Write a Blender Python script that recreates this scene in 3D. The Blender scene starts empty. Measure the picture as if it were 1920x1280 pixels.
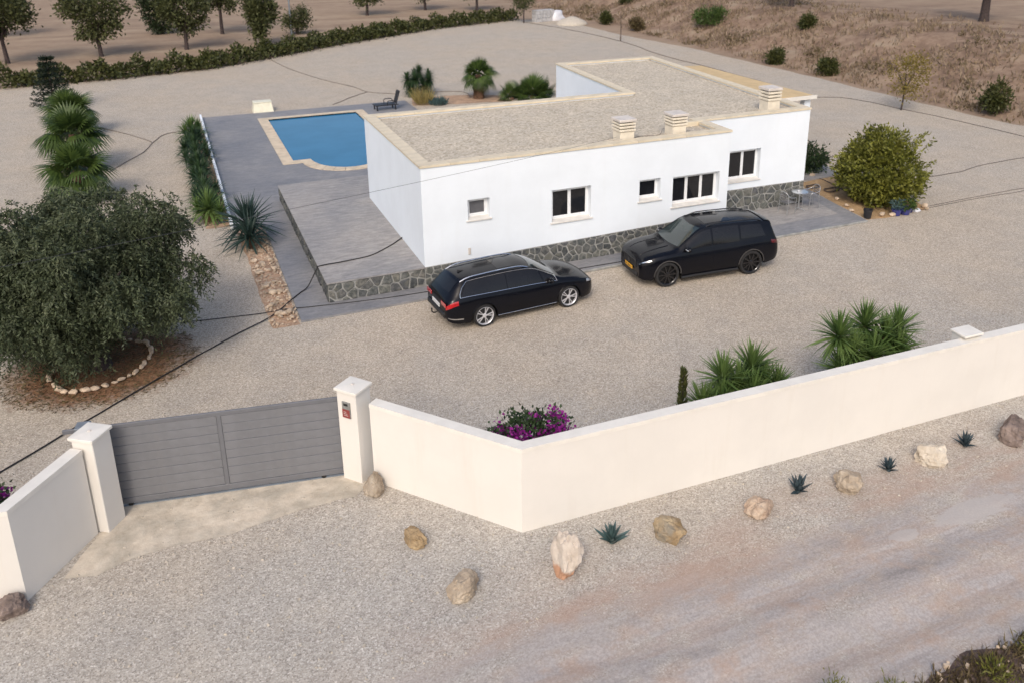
import bpy, bmesh, math, random
import numpy as np
from mathutils import Vector, Matrix, noise

R = math.radians
rnd = random.Random(7)
scene = bpy.context.scene
COL = scene.collection

# ------------------------------------------------------------------ camera, sky, sun, exposure
cam_data = bpy.data.cameras.new('camera')
cam = bpy.data.objects.new('camera', cam_data)
COL.objects.link(cam)
cam.location = (-6.5735, -24.3011, 11.1059)
cam.rotation_euler = (R(90 - 18.706), 0, R(-24.12))
cam_data.sensor_width = 36
cam_data.lens = 30.4956
cam_data.shift_x = -0.0389
cam_data.shift_y = -0.1317
cam_data.clip_end = 3000
cam_data.dof.use_dof = True
cam_data.dof.focus_distance = 20.5
cam_data.dof.aperture_fstop = 0.82
scene.camera = cam

SUN_EL, SUN_AZ = 42.0, 212.0      # azimuth clockwise from +Y: the sun stands front-left of the house
world = bpy.data.worlds.new('World')
scene.world = world
world.use_nodes = True
wn = world.node_tree
sky = wn.nodes.new('ShaderNodeTexSky')
sky.sky_type = 'NISHITA'
sky.sun_disc = False
sky.sun_elevation = R(SUN_EL)
sky.sun_rotation = R(SUN_AZ)
sky.air_density = 1.0
sky.dust_density = 4.0
sky.ozone_density = 1.0
bg = wn.nodes['Background']
bg.inputs['Strength'].default_value = 0.15
wn.links.new(sky.outputs[0], bg.inputs['Color'])
sun_data = bpy.data.lights.new('sun', 'SUN')
sun_data.energy = 0.9
sun_data.angle = R(13)
sun_data.color = (1.0, 0.95, 0.88)
sun = bpy.data.objects.new('sun', sun_data)
COL.objects.link(sun)
_d = Vector((math.sin(R(SUN_AZ)) * math.cos(R(SUN_EL)), math.cos(R(SUN_AZ)) * math.cos(R(SUN_EL)), math.sin(R(SUN_EL))))
sun.rotation_euler = (-_d).to_track_quat('-Z', 'Y').to_euler()
sun.location = (-20, -20, 30)
scene.view_settings.view_transform = 'Standard'
scene.view_settings.look = 'None'
scene.view_settings.exposure = 0.32
scene.view_settings.gamma = 1.0
scene.view_settings.use_curve_mapping = False

# ------------------------------------------------------------------ materials
MATS = {}
def new_mat(name):
    m = bpy.data.materials.new(name); m.use_nodes = True
    nt = m.node_tree
    return m, nt, nt.nodes, nt.links, nt.nodes['Principled BSDF']
def ramp(nodes, pts):
    n = nodes.new('ShaderNodeValToRGB'); e = n.color_ramp.elements
    while len(e) < len(pts): e.new(0.5)
    for i, (p, c) in enumerate(pts):
        e[i].position = p; e[i].color = (*c, 1) if len(c) == 3 else c
    return n
def tex_noise(nt, vec, scale, detail=3, rough=0.55, dist=0.0):
    n = nt.nodes.new('ShaderNodeTexNoise'); n.inputs['Scale'].default_value = scale
    n.inputs['Detail'].default_value = detail; n.inputs['Roughness'].default_value = rough
    n.inputs['Distortion'].default_value = dist
    nt.links.new(vec, n.inputs['Vector']); return n.outputs['Fac']
def mapping(nt, vec, scale=(1,1,1), rot=(0,0,0), loc=(0,0,0)):
    n = nt.nodes.new('ShaderNodeMapping'); n.inputs['Scale'].default_value = scale
    n.inputs['Rotation'].default_value = rot; n.inputs['Location'].default_value = loc
    nt.links.new(vec, n.inputs['Vector']); return n.outputs['Vector']
def mixc(nt, fac, a, b, mode='MIX'):
    n = nt.nodes.new('ShaderNodeMix'); n.data_type = 'RGBA'; n.blend_type = mode
    for sock, v in ((n.inputs['Factor'], fac), (n.inputs['A'], a), (n.inputs['B'], b)):
        pass
    def put(sock, v):
        if isinstance(v, (int, float)): sock.default_value = v
        elif isinstance(v, tuple): sock.default_value = (*v, 1) if len(v) == 3 else v
        else: nt.links.new(v, sock)
    put(n.inputs[0], fac); put(n.inputs[6], a); put(n.inputs[7], b)
    return n.outputs[2]
def mth(nt, op, a, b=None, clamp=False):
    n = nt.nodes.new('ShaderNodeMath'); n.operation = op; n.use_clamp = clamp
    for i, v in enumerate((a, b)):
        if v is None: continue
        if isinstance(v, (int, float)): n.inputs[i].default_value = v
        else: nt.links.new(v, n.inputs[i])
    return n.outputs[0]
def smooth(nt, v, lo, hi, a=0.0, b=1.0):
    n = nt.nodes.new('ShaderNodeMapRange'); n.interpolation_type = 'SMOOTHSTEP'
    nt.links.new(v, n.inputs[0])
    for i, x in enumerate((lo, hi, a, b)): n.inputs[i + 1].default_value = x
    return n.outputs[0]
def bump(nt, h, strength, dist, bsdf):
    n = nt.nodes.new('ShaderNodeBump'); n.inputs['Strength'].default_value = strength
    n.inputs['Distance'].default_value = dist
    nt.links.new(h, n.inputs['Height']); nt.links.new(n.outputs[0], bsdf.inputs['Normal'])
def world_pos(nt):
    return nt.nodes.new('ShaderNodeNewGeometry').outputs['Position']
def obj_pos(nt):
    return nt.nodes.new('ShaderNodeTexCoord').outputs['Object']

def mat_plain(name, col, rough=0.6, var=0.12, scale=6.0, metallic=0.0, bumpd=0.0, coat=0.0, spec=None, dirt=None):
    m, nt, N, L, b = new_mat(name)
    p = obj_pos(nt)
    f = tex_noise(nt, p, scale, 5)
    lo = tuple(max(0, c * (1 - var)) for c in col); hi = tuple(min(1, c * (1 + var)) for c in col)
    c = mixc(nt, smooth(nt, f, 0.3, 0.7), lo, hi)
    if dirt:
        g = tex_noise(nt, mapping(nt, p, (1, 1, 0.4)), 1.3, 6, 0.7)
        c = mixc(nt, smooth(nt, g, 0.52, 0.75, 0, dirt[1]), c, dirt[0])
    L.new(c, b.inputs['Base Color'])
    b.inputs['Roughness'].default_value = rough; b.inputs['Metallic'].default_value = metallic
    if coat: b.inputs['Coat Weight'].default_value = coat; b.inputs['Coat Roughness'].default_value = 0.04
    if spec is not None: b.inputs['Specular IOR Level'].default_value = spec
    if bumpd: bump(nt, tex_noise(nt, p, scale * 8, 4), 0.6, bumpd, b)
    MATS[name] = m; return m

def mat_leaf(name, dark, light, rough=0.55, transl=0.25, tip=None):
    m, nt, N, L, b = new_mat(name)
    g = N.new('ShaderNodeNewGeometry')
    c = mixc(nt, g.outputs['Random Per Island'], dark, light)
    n = tex_noise(nt, g.outputs['Position'], 1.6, 3)
    c = mixc(nt, smooth(nt, n, 0.35, 0.7, 0, 0.45), c, tip or light)
    L.new(c, b.inputs['Base Color'])
    b.inputs['Roughness'].default_value = rough
    b.inputs['Specular IOR Level'].default_value = 0.35
    t = N.new('ShaderNodeBsdfTranslucent'); L.new(c, t.inputs['Color'])
    mx = N.new('ShaderNodeMixShader'); mx.inputs[0].default_value = transl
    L.new(b.outputs[0], mx.inputs[1]); L.new(t.outputs[0], mx.inputs[2])
    L.new(mx.outputs[0], N['Material Output'].inputs['Surface'])
    MATS[name] = m; return m

def gravel_color(nt):
    """warm limestone gravel, world coordinates; returns colour and height"""
    p = world_pos(nt)
    v = nt.nodes.new('ShaderNodeTexVoronoi'); v.inputs['Scale'].default_value = 42.0
    nt.links.new(p, v.inputs['Vector'])
    sep = nt.nodes.new('ShaderNodeSeparateColor'); nt.links.new(v.outputs['Color'], sep.inputs[0])
    r = ramp(nt.nodes, [(0.0, (0.27, 0.24, 0.207)), (0.22, (0.38, 0.343, 0.297)), (0.6, (0.455, 0.413, 0.358)), (0.88, (0.53, 0.487, 0.428)), (1.0, (0.64, 0.597, 0.54))])
    nt.links.new(sep.outputs[0], r.inputs[0])
    big = tex_noise(nt, p, 0.16, 4, 0.6)
    mid = tex_noise(nt, p, 0.9, 5, 0.65)
    fine = tex_noise(nt, p, 9.0, 3, 0.6)
    sy = nt.nodes.new('ShaderNodeSeparateXYZ'); nt.links.new(p, sy.inputs[0])
    warm = mth(nt, 'ADD', mth(nt, 'MULTIPLY', smooth(nt, big, 0.36, 0.64), 0.4), smooth(nt, mth(nt, 'ADD', sy.outputs[1], mth(nt, 'MULTIPLY', big, 4.0)), -10.5, -3.0, 0.0, 0.6))
    c = mixc(nt, warm, (0.96, 0.985, 1.01), (1.06, 1.0, 0.915))
    c = mixc(nt, 1.0, r.outputs[0], c, 'MULTIPLY')
    c2 = mixc(nt, smooth(nt, mid, 0.3, 0.72), (0.93, 0.93, 0.94), (1.05, 1.04, 1.03))
    c = mixc(nt, 1.0, c, c2, 'MULTIPLY')
    c3 = mixc(nt, smooth(nt, fine, 0.3, 0.7), (0.93, 0.93, 0.93), (1.05, 1.05, 1.05))
    c = mixc(nt, 1.0, c, c3, 'MULTIPLY')
    h = mth(nt, 'ADD', v.outputs['Distance'], mth(nt, 'MULTIPLY', fine, 0.6))
    return c, h, p

def mat_gravel():
    m, nt, N, L, b = new_mat('gravel')
    c, h, p = gravel_color(nt)
    # reddish soil showing through along the foot of the outer wall, toward the road
    s = N.new('ShaderNodeSeparateXYZ'); L.new(p, s.inputs[0])
    red = tex_noise(nt, mapping(nt, p, (0.5, 1.2, 1)), 0.8, 5, 0.65)
    road_side = smooth(nt, s.outputs[1], -14.2, -12.0, 1.0, 0.0)
    east = smooth(nt, s.outputs[0], -6.5, -1.5)
    fac = mth(nt, 'MULTIPLY', mth(nt, 'MULTIPLY', road_side, east), smooth(nt, red, 0.36, 0.66, 0.05, 0.75))
    c = mixc(nt, fac, c, (0.40, 0.275, 0.21))
    L.new(c, b.inputs['Base Color']); b.inputs['Roughness'].default_value = 0.9
    b.inputs['Specular IOR Level'].default_value = 0.15
    bump(nt, h, 0.4, 0.015, b)
    MATS['gravel'] = m

def mat_road():
    m, nt, N, L, b = new_mat('dirt_road')
    c, h, p = gravel_color(nt)
    s = N.new('ShaderNodeSeparateXYZ'); L.new(p, s.inputs[0])
    wob = tex_noise(nt, p, 0.55, 5, 0.6)
    yy = mth(nt, 'ADD', s.outputs[1], mth(nt, 'MULTIPLY', mth(nt, 'SUBTRACT', wob, 0.5), 2.6))
    red = tex_noise(nt, mapping(nt, p, (0.5, 1.2, 1)), 0.8, 5, 0.65)
    east = smooth(nt, s.outputs[0], -6.5, -1.5)
    c = mixc(nt, mth(nt, 'MULTIPLY', east, smooth(nt, red, 0.36, 0.66, 0.05, 0.75)), c, (0.40, 0.275, 0.21))
    # compacted dust of the track
    st = tex_noise(nt, mapping(nt, p, (0.20, 1.9, 1), (0, 0, R(-3))), 1.0, 6, 0.62)
    dust = ramp(N, [(0.25, (0.25, 0.22, 0.205)), (0.40, (0.36, 0.325, 0.305)), (0.50, (0.41, 0.372, 0.35)), (0.60, (0.39, 0.325, 0.285)), (0.72, (0.44, 0.405, 0.38))])
    L.new(st, dust.inputs[0])
    spk = tex_noise(nt, p, 22, 4, 0.7)
    dc = mixc(nt, 1.0, dust.outputs[0], mixc(nt, smooth(nt, spk, 0.3, 0.7), (0.80, 0.80, 0.80), (1.16, 1.16, 1.16)), 'MULTIPLY')
    clump = tex_noise(nt, p, 1.7, 4, 0.65)
    loose = mth(nt, 'MULTIPLY', smooth(nt, clump, 0.40, 0.66), 0.85)
    dc = mixc(nt, loose, dc, c)
    road = smooth(nt, yy, -14.7, -13.7, 1.0, 0.0)
    west = smooth(nt, mth(nt, 'ADD', s.outputs[0], mth(nt, 'MULTIPLY', wob, 2.0)), -5.5, -2.2, 0.25, 1.0)
    c = mixc(nt, mth(nt, 'MULTIPLY', road, west), c, dc)
    # two pale dried puddle crusts
    for (cx, cy, rx, ry, rot) in ((6.75, -14.72, 1.15, 0.30, 2), (5.0, -14.72, 0.36, 0.16, 0)):
        mp = mapping(nt, p, (1, 1, 1), (0, 0, 0), (-cx, -cy, 0))
        mp = mapping(nt, mp, (1 / rx, 1 / ry, 0))
        ln = N.new('ShaderNodeVectorMath'); ln.operation = 'LENGTH'; L.new(mp, ln.inputs[0])
        e = tex_noise(nt, mapping(nt, p, (0.7, 1.8, 1)), 2.4, 5, 0.65)
        d = mth(nt, 'ADD', ln.outputs['Value'], mth(nt, 'MULTIPLY', mth(nt, 'SUBTRACT', e, 0.5), 1.9))
        c = mixc(nt, smooth(nt, d, 0.75, 1.0, 0.7, 0.0), c, (0.45, 0.415, 0.39))
    L.new(c, b.inputs['Base Color']); b.inputs['Roughness'].default_value = 0.9
    b.inputs['Specular IOR Level'].default_value = 0.15
    bump(nt, spk, 0.35, 0.012, b)
    MATS['road'] = m

def mat_terrain():
    m, nt, N, L, b = new_mat('dry_field')
    p = world_pos(nt)
    s = N.new('ShaderNodeSeparateXYZ'); L.new(p, s.inputs[0])
    f1 = tex_noise(nt, mapping(nt, p, (0.05, 0.32, 1), (0, 0, R(12))), 1.0, 6, 0.6)
    f2 = tex_noise(nt, p, 0.7, 6, 0.68)
    r = ramp(N, [(0.28, (0.19, 0.135, 0.10)), (0.45, (0.29, 0.21, 0.15)), (0.6, (0.37, 0.28, 0.20)), (0.78, (0.43, 0.35, 0.26))])
    L.new(mth(nt, 'ADD', mth(nt, 'MULTIPLY', f1, 0.62), mth(nt, 'MULTIPLY', f2, 0.38)), r.inputs[0])
    # the bank on the right: reddish earth with dry weeds
    bank = smooth(nt, s.outputs[0], 34.5, 38.0)
    off = smooth(nt, s.outputs[0], 50, 58, 1.0, 0.25)
    b1 = tex_noise(nt, p, 0.55, 7, 0.7)
    rb = ramp(N, [(0.30, (0.115, 0.083, 0.062)), (0.44, (0.22, 0.15, 0.108)), (0.55, (0.295, 0.213, 0.153)), (0.68, (0.33, 0.262, 0.19)), (0.8, (0.36, 0.30, 0.225))])
    L.new(b1, rb.inputs[0])
    c = mixc(nt, mth(nt, 'MULTIPLY', bank, off), r.outputs[0], rb.outputs[0])
    L.new(c, b.inputs['Base Color']); b.inputs['Roughness'].default_value = 0.95
    b.inputs['Specular IOR Level'].default_value = 0.1
    bump(nt, f2, 0.6, 0.15, b)
    MATS['terrain'] = m

def mat_soil(name, c0, c1, c2, scale=14, mott=1.0):
    m, nt, N, L, b = new_mat(name)
    p = world_pos(nt)
    f = tex_noise(nt, p, scale, 5, 0.7); g = tex_noise(nt, p, 1.5, 4, 0.6)
    r = ramp(N, [(0.3, c0), (0.5, c1), (0.72, c2)]); L.new(f, r.inputs[0])
    c = mixc(nt, 1.0, r.outputs[0], mixc(nt, smooth(nt, g, 0.3, 0.7), (1-.25*mott,)*3, (1+.15*mott, 1+.12*mott, 1+.1*mott)), 'MULTIPLY')
    L.new(c, b.inputs['Base Color']); b.inputs['Roughness'].default_value = 0.95
    b.inputs['Specular IOR Level'].default_value = 0.1
    bump(nt, f, 0.7, 0.03, b); MATS[name] = m

def mat_paving(name, c0, c1, c2, sc=(1.6, 5.5, 1)):
    """stamped slate-look concrete: streaky, short wavy ridges along x"""
    m, nt, N, L, b = new_mat(name)
    p = world_pos(nt)
    f = tex_noise(nt, mapping(nt, p, sc), 1.3, 4, 0.6, 0.6)
    g = tex_noise(nt, p, 0.35, 4, 0.6)
    k = tex_noise(nt, p, 12, 4, 0.7)
    r = ramp(N, [(0.28, c0), (0.5, c1), (0.72, c2)]); L.new(f, r.inputs[0])
    c = mixc(nt, 1.0, r.outputs[0], mixc(nt, smooth(nt, g, 0.3, 0.7), (0.84, 0.85, 0.88), (1.14, 1.1, 1.06)), 'MULTIPLY')
    c = mixc(nt, 1.0, c, mixc(nt, smooth(nt, k, 0.3, 0.7), (0.92, 0.92, 0.92), (1.07, 1.07, 1.07)), 'MULTIPLY')
    L.new(c, b.inputs['Base Color']); b.inputs['Roughness'].default_value = 0.62
    b.inputs['Specular IOR Level'].default_value = 0.3
    bump(nt, f, 0.5, 0.03, b); MATS[name] = m

def mat_stone(name, c0, c1, c2, scale=5.0, bd=0.01, moss=None, mixed=False):
    m, nt, N, L, b = new_mat(name)
    p = obj_pos(nt)
    oi = N.new('ShaderNodeObjectInfo')
    ad = N.new('ShaderNodeVectorMath'); ad.operation = 'ADD'
    sc = N.new('ShaderNodeVectorMath'); sc.operation = 'SCALE'; sc.inputs[0].default_value = (37, 17, 23)
    L.new(oi.outputs['Random'], sc.inputs['Scale'])
    L.new(p, ad.inputs[0]); L.new(sc.outputs[0], ad.inputs[1])
    f = tex_noise(nt, ad.outputs[0], scale, 6, 0.65)
    r = ramp(N, [(0.32, c0), (0.5, c1), (0.68, c2)]); L.new(f, r.inputs[0])
    tint = ramp(N, [(0, (0.6, 0.62, 0.64)), (0.35, (0.95, 0.97, 0.97)), (0.6, (1.25, 1.24, 1.12)), (0.8, (0.8, 0.8, 0.86)), (1, (1.5, 1.42, 1.25))] if mixed else [(0, (0.93, 0.93, 0.93)), (1, (1.07, 1.06, 1.04))]); L.new(oi.outputs['Random'], tint.inputs[0]); tint = tint.outputs[0]
    c = mixc(nt, 1.0, r.outputs[0], tint, 'MULTIPLY')
    if moss:
        g = tex_noise(nt, ad.outputs[0], scale * 0.45, 4, 0.6)
        c = mixc(nt, smooth(nt, g, 0.5, 0.68, 0, 0.8), c, moss)
    L.new(c, b.inputs['Base Color']); b.inputs['Roughness'].default_value = 0.85
    b.inputs['Specular IOR Level'].default_value = 0.25
    bump(nt, tex_noise(nt, ad.outputs[0], scale * 3, 6, 0.7), 0.8, bd, b); MATS[name] = m

def mat_rusty_rock():
    m, nt, N, L, b = new_mat('rock_white')
    p = obj_pos(nt)
    f = tex_noise(nt, p, 3.4, 6, 0.7)
    r = ramp(N, [(0.3, (0.42, 0.355, 0.29)), (0.5, (0.55, 0.48, 0.41)), (0.7, (0.62, 0.56, 0.49))]); L.new(f, r.inputs[0])
    s = N.new('ShaderNodeSeparateXYZ'); L.new(p, s.inputs[0])
    k = mth(nt, 'ADD', s.outputs[2], mth(nt, 'MULTIPLY', mth(nt, 'SUBTRACT', tex_noise(nt, p, 4.0, 4, 0.6), 0.5), 0.55))
    c = mixc(nt, smooth(nt, k, -0.20, -0.08, 0.85, 0.0), r.outputs[0], (0.42, 0.215, 0.12))
    L.new(c, b.inputs['Base Color']); b.inputs['Roughness'].default_value = 0.85; b.inputs['Specular IOR Level'].default_value = 0.2
    bump(nt, tex_noise(nt, p, 11, 6, 0.7), 0.8, 0.03, b); MATS['rock_white'] = m
def mat_water():
    m, nt, N, L, b = new_mat('pool_water')
    p = world_pos(nt)
    g = tex_noise(nt, p, 0.5, 3)
    L.new(mixc(nt, smooth(nt, g, 0.3, 0.7), (0.022, 0.145, 0.27), (0.03, 0.168, 0.31)), b.inputs['Base Color'])
    b.inputs['Roughness'].default_value = 0.12; b.inputs['IOR'].default_value = 1.33
    b.inputs['Specular IOR Level'].default_value = 0.3
    bump(nt, tex_noise(nt, p, 3.0, 3), 0.12, 0.02, b); MATS['water'] = m

def mat_render(name, col, streak=0.06, stain=(0.5, 0.45, 0.38)):
    """painted wall render with faint patching and drip marks"""
    m, nt, N, L, b = new_mat(name)
    p = world_pos(nt)
    f = tex_noise(nt, p, 0.7, 5, 0.6); d = tex_noise(nt, mapping(nt, p, (3, 3, 0.35)), 1.0, 5, 0.65)
    k = tex_noise(nt, p, 30, 3)
    lo = tuple(c * 0.955 for c in col)
    c = mixc(nt, smooth(nt, f, 0.35, 0.65), lo, col)
    c = mixc(nt, smooth(nt, d, 0.52, 0.78, 0, streak), c, stain)
    L.new(c, b.inputs['Base Color']); b.inputs['Roughness'].default_value = 0.8
    b.inputs['Specular IOR Level'].default_value = 0.2
    bump(nt, k, 0.25, 0.006, b); MATS[name] = m

def mat_roof():
    m, nt, N, L, b = new_mat('roof_gravel')
    p = world_pos(nt)
    v = N.new('ShaderNodeTexVoronoi'); v.inputs['Scale'].default_value = 15.0; L.new(p, v.inputs['Vector'])
    s = N.new('ShaderNodeSeparateColor'); L.new(v.outputs['Color'], s.inputs[0])
    r = ramp(N, [(0, (0.38, 0.325, 0.25)), (0.3, (0.49, 0.43, 0.34)), (0.7, (0.56, 0.495, 0.40)), (1, (0.67, 0.60, 0.50))]); L.new(s.outputs[0], r.inputs[0])
    g = tex_noise(nt, p, 1.1, 5, 0.65)
    c = mixc(nt, 1.0, r.outputs[0], mixc(nt, smooth(nt, g, 0.3, 0.7), (0.93, 0.93, 0.93), (1.05, 1.04, 1.02)), 'MULTIPLY')
    L.new(c, b.inputs['Base Color']); b.inputs['Roughness'].default_value = 0.95; b.inputs['Specular IOR Level'].default_value = 0.1
    bump(nt, v.outputs['Distance'], 0.4, 0.03, b); MATS['roof_gravel'] = m
def mat_mulch():
    """rusty leaf mould thinning out into the gravel with a ragged edge"""
    m, nt, N, L, b = new_mat('mulch')
    gc, h, p = gravel_color(nt)
    f = tex_noise(nt, p, 16, 5, 0.75); g = tex_noise(nt, p, 1.3, 5, 0.65); k = tex_noise(nt, p, 7, 4, 0.7)
    r = ramp(N, [(0.3, (0.085, 0.036, 0.020)), (0.48, (0.20, 0.098, 0.05)), (0.62, (0.31, 0.175, 0.095)), (0.75, (0.41, 0.27, 0.165))]); L.new(f, r.inputs[0])
    mp = mapping(nt, mapping(nt, p, (1, 1, 0), (0, 0, 0), (9.0, 1.35, 0)), (1 / 2.55, 1 / 2.45, 0))
    ln = N.new('ShaderNodeVectorMath'); ln.operation = 'LENGTH'; L.new(mp, ln.inputs[0])
    d = mth(nt, 'ADD', ln.outputs['Value'], mth(nt, 'ADD', mth(nt, 'MULTIPLY', mth(nt, 'SUBTRACT', g, 0.5), 0.55), mth(nt, 'MULTIPLY', mth(nt, 'SUBTRACT', k, 0.5), 0.5)))
    c = mixc(nt, smooth(nt, d, 0.62, 1.0, 0.06, 1.0), r.outputs[0], gc)
    L.new(c, b.inputs['Base Color']); b.inputs['Roughness'].default_value = 0.95; b.inputs['Specular IOR Level'].default_value = 0.1
    bump(nt, f, 0.6, 0.03, b); MATS['mulch'] = m

mat_gravel(); mat_road(); mat_terrain(); mat_water()
mat_mulch()
mat_soil('bed_soil', (0.30, 0.19, 0.125), (0.44, 0.305, 0.21), (0.56, 0.43, 0.325))
mat_soil('tan_soil', (0.31, 0.20, 0.105), (0.43, 0.295, 0.165), (0.52, 0.385, 0.24))
mat_soil('verge_soil', (0.07, 0.05, 0.045), (0.14, 0.10, 0.085), (0.26, 0.20, 0.17))
mat_soil('concrete_apron', (0.45, 0.395, 0.32), (0.54, 0.485, 0.40), (0.60, 0.55, 0.465), 4)
mat_roof()
mat_paving('deck_paving', (0.185, 0.188, 0.20), (0.23, 0.232, 0.24), (0.285, 0.284, 0.288))
mat_paving('terrace_paving', (0.235, 0.228, 0.222), (0.302, 0.291, 0.281), (0.385, 0.37, 0.353))
mat_stone('plinth_stone', (0.055, 0.06, 0.062), (0.105, 0.11, 0.11), (0.185, 0.185, 0.18), 8, 0.02, (0.155, 0.155, 0.13), True)
mat_plain('mortar', (0.29, 0.29, 0.275), 0.9, 0.25, 4, bumpd=0.015)
mat_render('white_render', (0.79, 0.84, 0.89), 0.10, (0.62, 0.62, 0.6))
mat_render('cream_render', (0.735, 0.70, 0.645), 0.22, (0.62, 0.56, 0.48))
mat_plain('cream_cap', (0.735, 0.70, 0.635), 0.75, 0.05, 3, dirt=((0.5, 0.46, 0.39), 0.25))
mat_plain('coping', (0.66, 0.575, 0.43), 0.75, 0.1, 2.5, bumpd=0.006, dirt=((0.42, 0.36, 0.27), 0.35))
mat_plain('pool_coping', (0.62, 0.51, 0.37), 0.7, 0.12, 2.5, dirt=((0.45, 0.3, 0.2), 0.4))
mat_plain('chimney_cream', (0.70, 0.635, 0.52), 0.75, 0.08, 4, dirt=((0.42, 0.38, 0.31), 0.4))
mat_plain('louver', (0.60, 0.55, 0.50), 0.8, 0.1, 4, dirt=((0.36, 0.33, 0.31), 0.5))
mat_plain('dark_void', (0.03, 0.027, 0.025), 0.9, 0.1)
mat_plain('white_frame', (0.82, 0.83, 0.84), 0.35, 0.03)
mat_plain('sill', (0.66, 0.635, 0.59), 0.7, 0.08, 4, dirt=((0.42, 0.39, 0.34), 0.5))
mat_plain('window_glass', (0.012, 0.013, 0.016), 0.06, 0.2, 3, spec=0.5)
mat_plain('blind', (0.105, 0.105, 0.115), 0.5, 0.08, 9)
mat_plain('gate_paint', (0.165, 0.168, 0.18), 0.48, 0.06, 4, dirt=((0.2, 0.19, 0.18), 0.35), bumpd=0.001)
mat_plain('gate_frame_paint', (0.14, 0.143, 0.155), 0.48, 0.05, 4)
mat_plain('galvanised', (0.22, 0.245, 0.27), 0.55, 0.1, 8, metallic=0.3)
mat_plain('tan_canopy', (0.60, 0.44, 0.235), 0.8, 0.08, 2, dirt=((0.45, 0.33, 0.18), 0.4))
mat_plain('sign_red', (0.25, 0.045, 0.04), 0.5, 0.15, 30)
mat_plain('sign_grey', (0.22, 0.22, 0.21), 0.4, 0.15, 20)
mat_plain('sign_light', (0.55, 0.5, 0.46), 0.6, 0.1, 20)
mat_plain('car_black', (0.0035, 0.0038, 0.0065), 0.22, 0.1, 2, coat=0.22, spec=0.18)
mat_plain('car_glass', (0.010, 0.010, 0.012), 0.04, 0.1, 2, spec=0.38)
mat_plain('windscreen', (0.03, 0.042, 0.042), 0.05, 0.3, 1.5, spec=0.9)
mat_plain('black_trim', (0.014, 0.014, 0.015), 0.5, 0.1)
mat_plain('tyre', (0.018, 0.0175, 0.018), 0.85, 0.15, 8, bumpd=0.002)
mat_plain('tyre_dusty', (0.055, 0.05, 0.047), 0.9, 0.2, 8)
mat_plain('alloy', (0.62, 0.62, 0.64), 0.35, 0.05, metallic=0.35)
mat_plain('black_alloy', (0.012, 0.011, 0.013), 0.25, 0.1, metallic=0.3, coat=0.6)
mat_plain('chrome', (0.72, 0.73, 0.75), 0.16, 0.04, metallic=1.0)
mat_plain('tail_red', (0.42, 0.012, 0.014), 0.12, 0.2, 20, coat=1.0)
mat_plain('dark_red', (0.09, 0.006, 0.008), 0.12, 0.2, 20, coat=1.0)
mat_plain('lamp_glass', (0.42, 0.44, 0.47), 0.08, 0.3, 30, metallic=0.5, coat=1.0)
mat_plain('plate_yellow', (0.72, 0.36, 0.02), 0.4, 0.06)
mat_plain('plate_white', (0.6, 0.61, 0.62), 0.4, 0.06)
mat_plain('black_plastic', (0.018, 0.018, 0.022), 0.45, 0.15)
mat_plain('aluminium', (0.60, 0.61, 0.62), 0.3, 0.06, metallic=0.85)
mat_plain('weave_grey', (0.16, 0.16, 0.165), 0.6, 0.2, 30)
mat_plain('cream_plastic', (0.72, 0.69, 0.55), 0.5, 0.06, 4)
mat_plain('blue_glaze', (0.035, 0.04, 0.19), 0.15, 0.2, 8, coat=0.6)
mat_plain('hose', (0.06, 0.052, 0.048), 0.7, 0.25, 5)
mat_plain('hose_dusty', (0.20, 0.175, 0.15), 0.8, 0.3, 5)
mat_plain('cable_black', (0.022, 0.02, 0.02), 0.6, 0.2, 5)
mat_plain('wire_grey', (0.045, 0.045, 0.05), 0.6, 0.1)
mat_plain('bark', (0.085, 0.062, 0.048), 0.9, 0.4, 7, bumpd=0.02)
mat_plain('bark_dark', (0.05, 0.036, 0.034), 0.9, 0.35, 7, bumpd=0.02)
mat_plain('palm_bark', (0.125, 0.07, 0.042), 0.9, 0.35, 14, bumpd=0.02)
mat_plain('wood_pole', (0.17, 0.12, 0.08), 0.85, 0.25, 4)
mat_plain('white_plastic', (0.62, 0.62, 0.65), 0.4, 0.1, 2)
mat_plain('block_grey', (0.42, 0.415, 0.42), 0.85, 0.2, 4)
mat_plain('sand', (0.47, 0.42, 0.35), 0.95, 0.1, 6, bumpd=0.02)
mat_plain('pale_stone', (0.56, 0.435, 0.315), 0.85, 0.2, 5, bumpd=0.01)
mat_plain('rubble', (0.52, 0.41, 0.30), 0.9, 0.3, 3, bumpd=0.01)
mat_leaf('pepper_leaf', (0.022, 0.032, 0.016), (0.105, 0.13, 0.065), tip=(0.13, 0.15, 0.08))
mat_leaf('pepper_leaf_lit', (0.07, 0.09, 0.045), (0.16, 0.18, 0.10), tip=(0.17, 0.185, 0.11))  # paler copy of the pepper leaf: light on the crown put into the colour
mat_leaf('palm_leaf', (0.022, 0.046, 0.012), (0.072, 0.115, 0.026), tip=(0.11, 0.155, 0.04), rough=0.45)
mat_leaf('dead_frond', (0.07, 0.045, 0.025), (0.14, 0.10, 0.05), tip=(0.10, 0.09, 0.04))
mat_leaf('yucca_leaf', (0.045, 0.09, 0.022), (0.14, 0.22, 0.06), tip=(0.21, 0.28, 0.09), rough=0.42)
mat_leaf('yucca_dark', (0.020, 0.046, 0.020), (0.05, 0.092, 0.036), tip=(0.065, 0.10, 0.045), rough=0.42)
mat_leaf('sword_leaf', (0.020, 0.042, 0.036), (0.045, 0.078, 0.062), tip=(0.055, 0.09, 0.07), rough=0.4)
mat_leaf('agave_leaf', (0.045, 0.085, 0.085), (0.075, 0.125, 0.125), tip=(0.09, 0.14, 0.135), rough=0.45, transl=0.1)
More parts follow.
